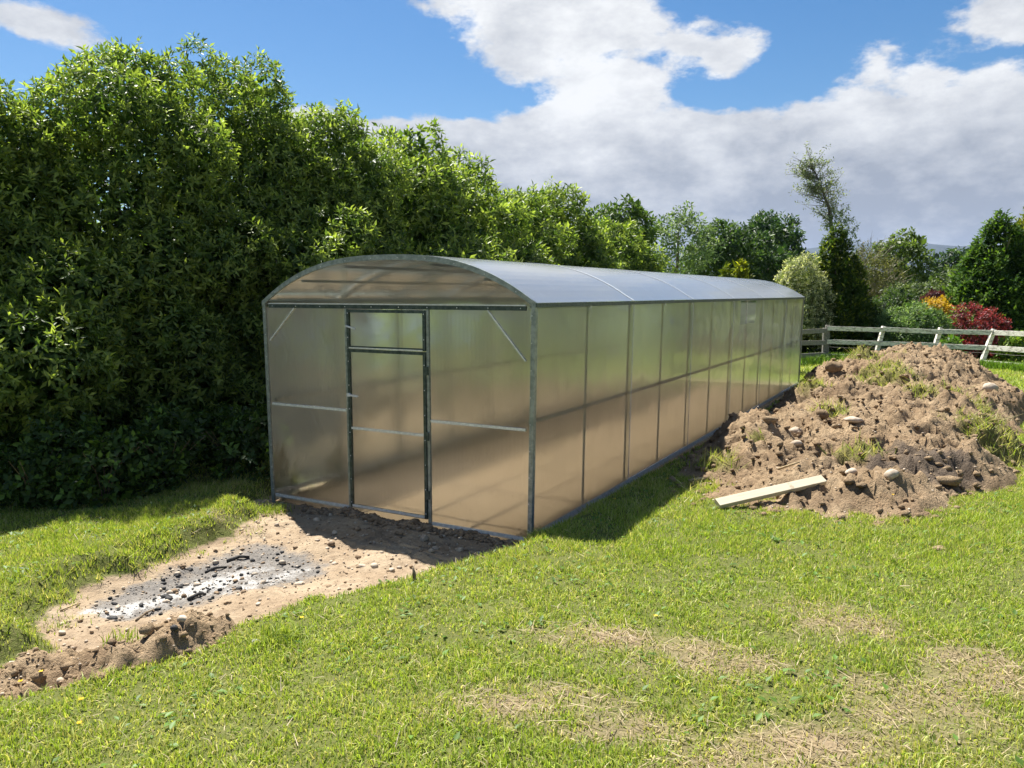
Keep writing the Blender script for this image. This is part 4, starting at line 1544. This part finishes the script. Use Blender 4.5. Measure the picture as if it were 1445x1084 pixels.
# individual stones
def rock(px, py, size, label, mat='stone', flat=.7, seed=0, z0=.2, name='stone'):
    r_ = np.random.default_rng(seed + 600)
    q = hit(px, py)
    v = ICO_V; f = ICO_F
    # one subdivision for a rounder stone
    edges = {}; vv = [tuple(p_) for p_ in v]; ff = []

    def mid(a, b):
        k_ = (min(a, b), max(a, b))
        if k_ not in edges:
            m_ = np.array(vv[a]) + np.array(vv[b]); m_ = m_ / np.linalg.norm(m_)
            edges[k_] = len(vv); vv.append(tuple(m_))
        return edges[k_]
    for a, b, c in f:
        ab, bc, ca = mid(a, b), mid(b, c), mid(c, a)
        ff += [(a, ab, ca), (b, bc, ab), (c, ca, bc), (ab, bc, ca)]
    vv = np.array(vv)
    ax = rand_dirs(7, r_)
    k_ = np.ones(len(vv))
    for a in ax:                      # facet cuts
        d = vv @ a
        k_ = np.where(d > .62, np.minimum(k_, .68 / np.maximum(d, .01)), k_)
    vv = vv * (k_ * r_.uniform(.92, 1.08, len(vv)))[:, None] * size * np.array([1.0, .75, flat])
    a = r_.uniform(-.5, .5)
    vv = np.stack([vv[:, 0] * math.cos(a) - vv[:, 1] * math.sin(a), vv[:, 0] * math.sin(a) + vv[:, 1] * math.cos(a), vv[:, 2]], 1)
    o = np_mesh(name, vv, np.array(ff), mat)
    o.location = (q[0], q[1], surf(np.array([q[0]]), np.array([q[1]]))[0] + size * flat * .08)
    tag(o, label, 'stone' if name == 'stone' else 'clod', 'loose stones' if name == 'stone' else 'large clods')
    return o


rock(1122, 612, .115, 'largest pale rounded stone on the left slope of the soil heap', seed=1)
rock(1125, 630, .06, 'smaller pale stone just below the largest stone on the heap', seed=2)
rock(1203, 594, .125, 'flat pale slab lying on the middle of the soil heap', flat=.3, seed=3)
rock(1258, 675, .07, 'round pale stone at the near foot of the soil heap', seed=4)
rock(1202, 668, .06, 'stone right of the plank end on the heap', seed=5)
rock(1395, 550, .13, 'stone on the grass at the right foot of the soil heap', seed=6)
rock(1340, 683, .12, 'dark clod lying on the grass edge at the right near end of the heap', 'heap', .5, 7, name='clod')
rock(1326, 775, .06, 'small grey lump alone on the right lawn', 'clod', .4, 8)
rock(511, 801, .034, 'left of the two pale stones in the sun before the door', seed=9)
rock(528, 800, .042, 'right of the two pale stones in the sun before the door', seed=10)
rock(592, 747, .036, 'pale stone in the shade by the right door post', seed=11)
rock(424, 824, .045, 'flat pale stone right of the ash patch', flat=.3, seed=12)
rock(258, 875, .032, 'brown stone on the near edge of the ash patch', seed=13)
rock(246, 890, .026, 'black lump on the soil just below the ash patch', 'charcoal', .9, 14)
rock(362, 907, .03, 'grey pebble by the little grass tuft on the bare soil', 'grey_stone', .5, 15)
rock(230, 905, .035, 'large brown clod at the upper edge of the low spoil heap', 'heap', .6, 16, name='clod')
rock(87, 895, .025, 'pale stone at the upper left of the low spoil heap', seed=17)
rock(85, 965, .03, 'pale stone in the grass at the near foot of the low spoil heap', seed=18)
rock(1178, 520, .17, 'dark clod on the far left shoulder of the soil heap', 'heap', .7, 19, name='clod')
rock(1160, 585, .09, 'dark clod above the largest stone on the heap', 'heap', .7, 20, name='clod')
rock(1085, 598, .10, 'dark crumbly clod left of the largest stone on the heap', 'heap', .6, 21, name='clod')


# plank on the heap
a = hit(1012, 711, .04); b = hit(1162, 677, .05)
mid_ = (a + b) / 2; d = b - a; Lp = np.linalg.norm(d)
mb = MB(); mb.box((-Lp / 2, -.04, -.02), (Lp / 2, .04, .02))
pl = mb.build('plank', 'timber', None, bevel=.003)
xax = Vector(d).normalized(); yax = Vector((0, 0, 1)).cross(xax).normalized()
yax = (yax + Vector((0, 0, .55))).normalized(); zax = xax.cross(yax).normalized(); yax = zax.cross(xax)
pl.matrix_world = Matrix((xax, yax, zax)).transposed().to_4x4() if False else Matrix.Translation(Vector(mid_)) @ Matrix((xax, yax, zax)).transposed().to_4x4()
tag(pl, 'pale sawn plank lying slanted on the near end of the soil heap', 'plank')


def stick(px0, py0, px1, py1, r, mat, label, up=.01, name='stick'):
    a = hit(px0, py0, up); b = hit(px1, py1, up)
    m_ = (a + b) / 2 + np.array([0, 0, .012]) + RNG.normal(size=3) * .01
    mb = MB(); mb.tube([a - a, m_ - a, b - a], [r, r * .9, r * .6], 6)
    o = mb.build(name, mat, None, smooth=True)
    o.location = a
    tag(o, label, 'stick')
    return o


stick(972, 679, 1003, 677, .018, 'dry_stick', 'pale broken stick at the left foot of the soil heap')
stick(1098, 662, 1128, 652, .012, 'dry_stick', 'thin dry stick on the heap above the plank')
stick(192, 876, 217, 860, .008, 'twig', 'thin forked twig on the ash in front of the burnt patch')
stick(85, 862, 112, 851, .006, 'dry_stick', 'pale thin twig on the bank left of the ash')
stick(320, 792, 352, 786, .014, 'charcoal', 'charred stick at the right of the ash patch')
stick(290, 808, 320, 800, .012, 'charcoal', 'charred stick across the middle of the ash patch')
stick(265, 846, 290, 838, .012, 'charcoal', 'charred stick near the front of the ash patch')
p = hit(584, 823)
mb = MB(); mb.tube([(0, 0, -.03), (.004, 0, .05), (-.004, .003, .095)], [.012, .011, .007], 6)
o = mb.build('stake', 'twig', None, smooth=True); o.location = p
tag(o, 'small dark broken stake standing in the bare soil before the door', 'stake')

# ------------------------------------------------------------------ grass
GREENS = np.array([(.25, .32, .050), (.31, .375, .070), (.37, .39, .105), (.15, .22, .04), (.43, .40, .16), (.52, .44, .25)])


def blades(x, y, z, hgt, wid, col, rng, lay=.6, seg2=True):
    n = len(x)
    a = rng.uniform(0, 6.283, n)
    d = np.stack([np.cos(a), np.sin(a), np.zeros(n)], 1)
    b = rng.uniform(0, 6.283, n)
    s = np.stack([np.cos(b), np.sin(b), np.zeros(n)], 1)
    p = np.stack([x, y, z - .004], 1)
    ln = (hgt * lay * np.abs(rng.normal(size=n)) * 1.1)[:, None]
    h = hgt[:, None]; w = wid[:, None]
    up = np.array([0, 0, 1.0])
    if seg2:
        m_ = p + d * ln * .4 + up * h * .62
        t = p + d * ln * 1.15 + up * h * np.clip(1.05 - .25 * (ln / h), .3, 1)
        v = np.stack([p - s * w * .5, p + s * w * .5, m_ - s * w * .42, m_ + s * w * .42, t], 1)
        i = np.arange(n)[:, None] * 5
        f = np.concatenate([i + [[0, 1, 3]], i + [[0, 3, 2]], i + [[2, 3, 4]]], 1).reshape(-1, 3)
        k = 5
    else:
        t = p + d * ln + up * h
        v = np.stack([p - s * w * .5, p + s * w * .5, t], 1)
        f = (np.arange(n)[:, None] * 3 + np.array([[0, 1, 2]]))
        k = 3
    return v.reshape(-1, 3), f, np.repeat(col, k, 0)


def grass_band(y0, y1, dens, h0, h1, w0, w1, rng, seg2, xk=.72, xm=1.3):
    xa = xk * y1 + xm
    n = int(2 * xa * (y1 - y0) * dens)
    x = rng.uniform(-xa, xa, n); y = rng.uniform(y0, y1, n)
    ok = np.abs(x) < xk * y + xm
    x, y = x[ok], y[ok]
    d = dirt_mask(x, y)
    tuft = fbm(x, y, 5.5, 3)
    ok = (d + .14 * tuft + .09 * rng.normal(size=len(x))) > .13
    ok &= ~((mound_full(x, y) > .015) | (spoil_full(x, y) > .01))
    u, v = uv(x, y)
    ok &= ~((u > -.04) & (u < GW + .05) & (v > -.1) & (v < GL))
    # under the hedge it is bare
    hd = (u < -2.6) & (v > -3)
    ok &= ~(hd & (y > 6.2 + .0 * x) & (x < -5.5))
    ok &= rng.random(len(x)) < np.clip(.80 + .75 * tuft, .25, 1)
    x, y, d, tuft = x[ok], y[ok], d[ok], tuft[ok]
    st = straw_mask(x, y)
    ok = rng.random(len(x)) > st * .86
    x, y, d, st, tuft = x[ok], y[ok], d[ok], st[ok], tuft[ok]
    n = len(x)
    h = rng.uniform(h0, h1, n) * (1 + .55 * tuft) * np.where(st > .3, .75, 1)
    # longer fringe at the cut edges and fence
    h = h * (1 + .25 * np.exp(-((d - .2) / .12) ** 2))
    w = rng.uniform(w0, w1, n)
    big = fbm(x, y, .8, 3) + .3 * fbm(x, y, 3, 2)
    pr = np.stack([.26 + .25 * big, .30 + .1 * big, .20 - .2 * big, .14 + .0 * big, (.14 - .12 * big + .3 * st), .10 + .35 * st - .05 * big], 1)
    pr = np.clip(pr, .01, None); pr = np.cumsum(pr / pr.sum(1, keepdims=True), 1)
    ci = (rng.random((n, 1)) > pr).sum(1).clip(0, 5)
    col = GREENS[ci] * rng.uniform(.8, 1.45, (n, 1))
    z = terrain(x, y)
    return blades(x, y, z, h, w, col, rng, .65, seg2)


rng = np.random.default_rng(900)


def join(parts):
    V = []; F = []; C_ = []; o = 0
    for v, f, c in parts:
        V.append(v); F.append(f + o); C_.append(c); o += len(v)
    return np.concatenate(V), np.concatenate(F), np.concatenate(C_)


parts = [grass_band(1.9, 4.6, 12000, .014, .040, .0035, .0065, rng, True),
         grass_band(4.6, 7.6, 9500, .015, .044, .006, .010, rng, False),
         grass_band(7.6, 12.5, 2500, .018, .048, .009, .016, rng, False),
         grass_band(12.5, 26, 420, .03, .08, .018, .034, rng, False, xm=2.0)]
# broad weed leaves among the grass
x = rng.uniform(-5, 6, 16000); y = rng.uniform(2, 8.5, 16000)
ok = (dirt_mask(x, y) > .2) & (mound_h(x, y) < .02) & (spoil_h(x, y) < .01) & (fbm(x, y, 2.2, 3) + .25 * rng.normal(size=len(x)) > .12) & (straw_mask(x, y) < .4)
u, v = uv(x, y); ok &= ~((u > -.1) & (u < GW + .1) & (v > -.1))
x, y = x[ok], y[ok]
nw = len(x)
a = rng.uniform(0, 6.28, nw); dd = unit(np.stack([np.cos(a), np.sin(a), rng.uniform(.1, .7, nw)], 1)); ss = unit(np.cross(dd, [0, 0, 1.0]))
L = rng.uniform(.025, .05, nw)
Vw = leaf_verts(np.stack([x, y, terrain(x, y) + rng.uniform(.0, .02, nw)], 1), dd, ss, L, L * .55, .12)
Cw = np.repeat(np.array([(.11, .20, .035)]) * rng.uniform(.7, 1.4, (nw, 1)), 4, 0)
parts.append((Vw, leaf_tris(nw), Cw))
V, F, Cc = join(parts)
gobj = np_mesh('lawn_grass', V, F, 'grass', None, Cc)
tag(gobj, 'short sunlit mown lawn grass with dry patches around the greenhouse', 'grass', kind='stuff')

# dry straw lying in the worn patches
x = rng.uniform(-4, 4.5, 200000); y = rng.uniform(2, 8, 200000)
st = straw_mask(x, y)
ok = (rng.random(len(x)) < st ** 1.2 * .65 + .010) & (dirt_mask(x, y) > .05) & (spoil_h(x, y) < .02) & (mound_h(x, y) < .02)
x, y = x[ok], y[ok]
n = len(x)
a = rng.uniform(0, 6.28, n)
d = unit(np.stack([np.cos(a), np.sin(a), rng.normal(size=n) * .22], 1)); s = unit(np.cross(d, [0, 0, 1.0]) + rng.normal(size=(n, 3)) * .3)
L = rng.uniform(.03, .09, n)[:, None]; w = rng.uniform(.0025, .005, n)[:, None]
p = np.stack([x, y, terrain(x, y) + rng.uniform(.003, .018, n)], 1)
v = np.stack([p - s * w * .5, p + s * w * .5, p + d * L + s * w * .3, p + d * L - s * w * .3], 1).reshape(-1, 3)
i = np.arange(n)[:, None] * 4
f = np.concatenate([i + [[0, 1, 2]], i + [[0, 2, 3]]], 1).reshape(-1, 3)
c = np.repeat(np.array([(.44, .355, .225)]) * rng.uniform(.45, 1.25, (n, 1)), 4, 0)
so_ = np_mesh('dry_straw', v, f, 'grass', None, c)
tag(so_, 'dry straw-coloured dead grass lying in the worn lawn patches', 'straw', kind='stuff')

# tufts of turf growing on the heap
x = rng.uniform(1.2, 11, 130000); y = rng.uniform(5.6, 18.5, 130000)
ok = (mound_h(x, y) > .0) & (rng.random(len(x)) < turf_mask(x, y) * .95)
x, y = x[ok], y[ok]
n = len(x)
v, f, c = blades(x, y, surf(x, y), rng.uniform(.04, .13, n), rng.uniform(.007, .014, n), GREENS[rng.choice([0, 1, 2, 2, 4, 5], n)] * rng.uniform(.8, 1.3, (n, 1)), rng, .9, False)
o = np_mesh('turf_tufts', v, f, 'grass', heap, c)
o['kind'] = 'stuff'

# rough long grass at the fence foot
xs_, ys_ = [], []
for i in range(len(posts) - 1):
    n = 2600
    t = rng.random(n)
    xs_.append(posts[i][0] + (posts[i + 1][0] - posts[i][0]) * t + rng.normal(size=n) * .1)
    ys_.append(posts[i][1] + (posts[i + 1][1] - posts[i][1]) * t - .25 + rng.normal(size=n) * .30)
for i in range(2):
    n = 1800
    t = rng.random(n)
    xs_.append(pb[i][0] + (pb[i + 1][0] - pb[i][0]) * t + rng.normal(size=n) * .2)
    ys_.append(pb[i][1] + (pb[i + 1][1] - pb[i][1]) * t + .1 + rng.normal(size=n) * .35)
x = np.concatenate(xs_); y = np.concatenate(ys_)
n = len(x)
v, f, c = blades(x, y, terrain(x, y), rng.uniform(.10, .30, n), rng.uniform(.012, .024, n), np.array([(.15, .25, .035)]) * rng.uniform(.6, 1.4, (n, 1)), rng, .5, True)
o = np_mesh('long_grass', v, f, 'grass', None, c)
tag(o, 'longer rough green grass along the foot of the fence', 'grass', kind='stuff')

# small plant tufts on the bare soil
for k, (px, py, r, lab) in enumerate(((398, 905, .07, 'small grass tuft on the bare soil right of the spoil heap'),
                                      (378, 722, .10, 'grass sod lying against the front left corner of the greenhouse'),
                                      (175, 905, .05, 'thin weedy seedling growing on the low spoil heap'))):
    r_ = np.random.default_rng(700 + k)
    q = hit(px, py)
    n = 420 if k < 2 else 60
    x = r_.normal(size=n) * r; y = r_.normal(size=n) * r * .8
    v, f, c = blades(x, y, np.zeros(n), r_.uniform(.04, .09, n), r_.uniform(.004, .007, n), GREENS[r_.choice([0, 1, 2, 3], n)] * r_.uniform(.8, 1.2, (n, 1)), r_, .7, True)
    o = np_mesh('grass_tuft', v, f, 'grass', None, c)
    o.location = q
    tag(o, lab, 'plant', kind='stuff')

# buttercups
first = None
for k, (px, py, lab) in enumerate(((925, 871, 'yellow buttercup in the middle of the lawn above the dry patch'),
                                   (942, 676, 'yellow buttercup in the grass strip between greenhouse and soil heap'),
                                   (29, 963, 'leftmost yellow buttercup on the low spoil heap'),
                                   (115, 989, 'yellow buttercup in the grass just below the low spoil heap'),
                                   (112, 1022, 'lowest yellow buttercup, near the bottom left of the lawn'),
                                   (58, 950, 'right of the two yellow buttercups on the spoil heap'),
                                   (426, 873, 'yellow buttercup at the grass edge right of the ash patch'),
                                   (1260, 700, 'yellow buttercup at the near foot of the soil heap'),
                                   (868, 705, 'yellow buttercup beside the greenhouse side wall shadow'))):
    q = hit(px, py, .04)
    root = empty('buttercup', (q[0], q[1], surf(q[0:1], q[1:2])[0]))
    root.scale = (.6, .6, .8)
    tag(root, lab, 'flower', 'buttercups in the lawn')
    if first is None:
        mb = MB()
        for j in range(5):
            a = j * 1.2566
            c_, s_ = math.cos(a), math.sin(a)
            mb.add([(0, 0, .05), (.012 * c_ - .008 * s_, .012 * s_ + .008 * c_, .056), (.019 * c_, .019 * s_, .060), (.012 * c_ + .008 * s_, .012 * s_ - .008 * c_, .056)], [(0, 3, 2, 1)])
        fl = mb.build('petals', 'buttercup_yellow', root)
        stm = MB().tube([(0, 0, -.01), (.002, 0, .025), (0, 0, .05)], [.0015] * 3, 4).build('stem', 'stem_green', root)
        first = (fl, stm)
    else:
        for s_ in first:
            c_ = s_.copy(); link(c_, root)

# ------------------------------------------------------------------ distant air
m, g_ = new_mat('haze_air')
pv = g_.n('ShaderNodeVolumePrincipled')
pv.inputs['Color'].default_value = (0.5, 0.66, 1.0, 1)
pv.inputs['Density'].default_value = 0.00006
pv.inputs['Anisotropy'].default_value = 0.2
o_ = g_.n('ShaderNodeOutputMaterial')
g_.t.links.new(pv.outputs[0], o_.inputs['Volume'])
M['haze'] = m
hz_ = MB().box((-4100, -70, -26), (4600, 6100, 330)).build('haze', 'haze')
tag(hz_, 'pale blue air haze over the far hills', 'haze', kind='stuff')
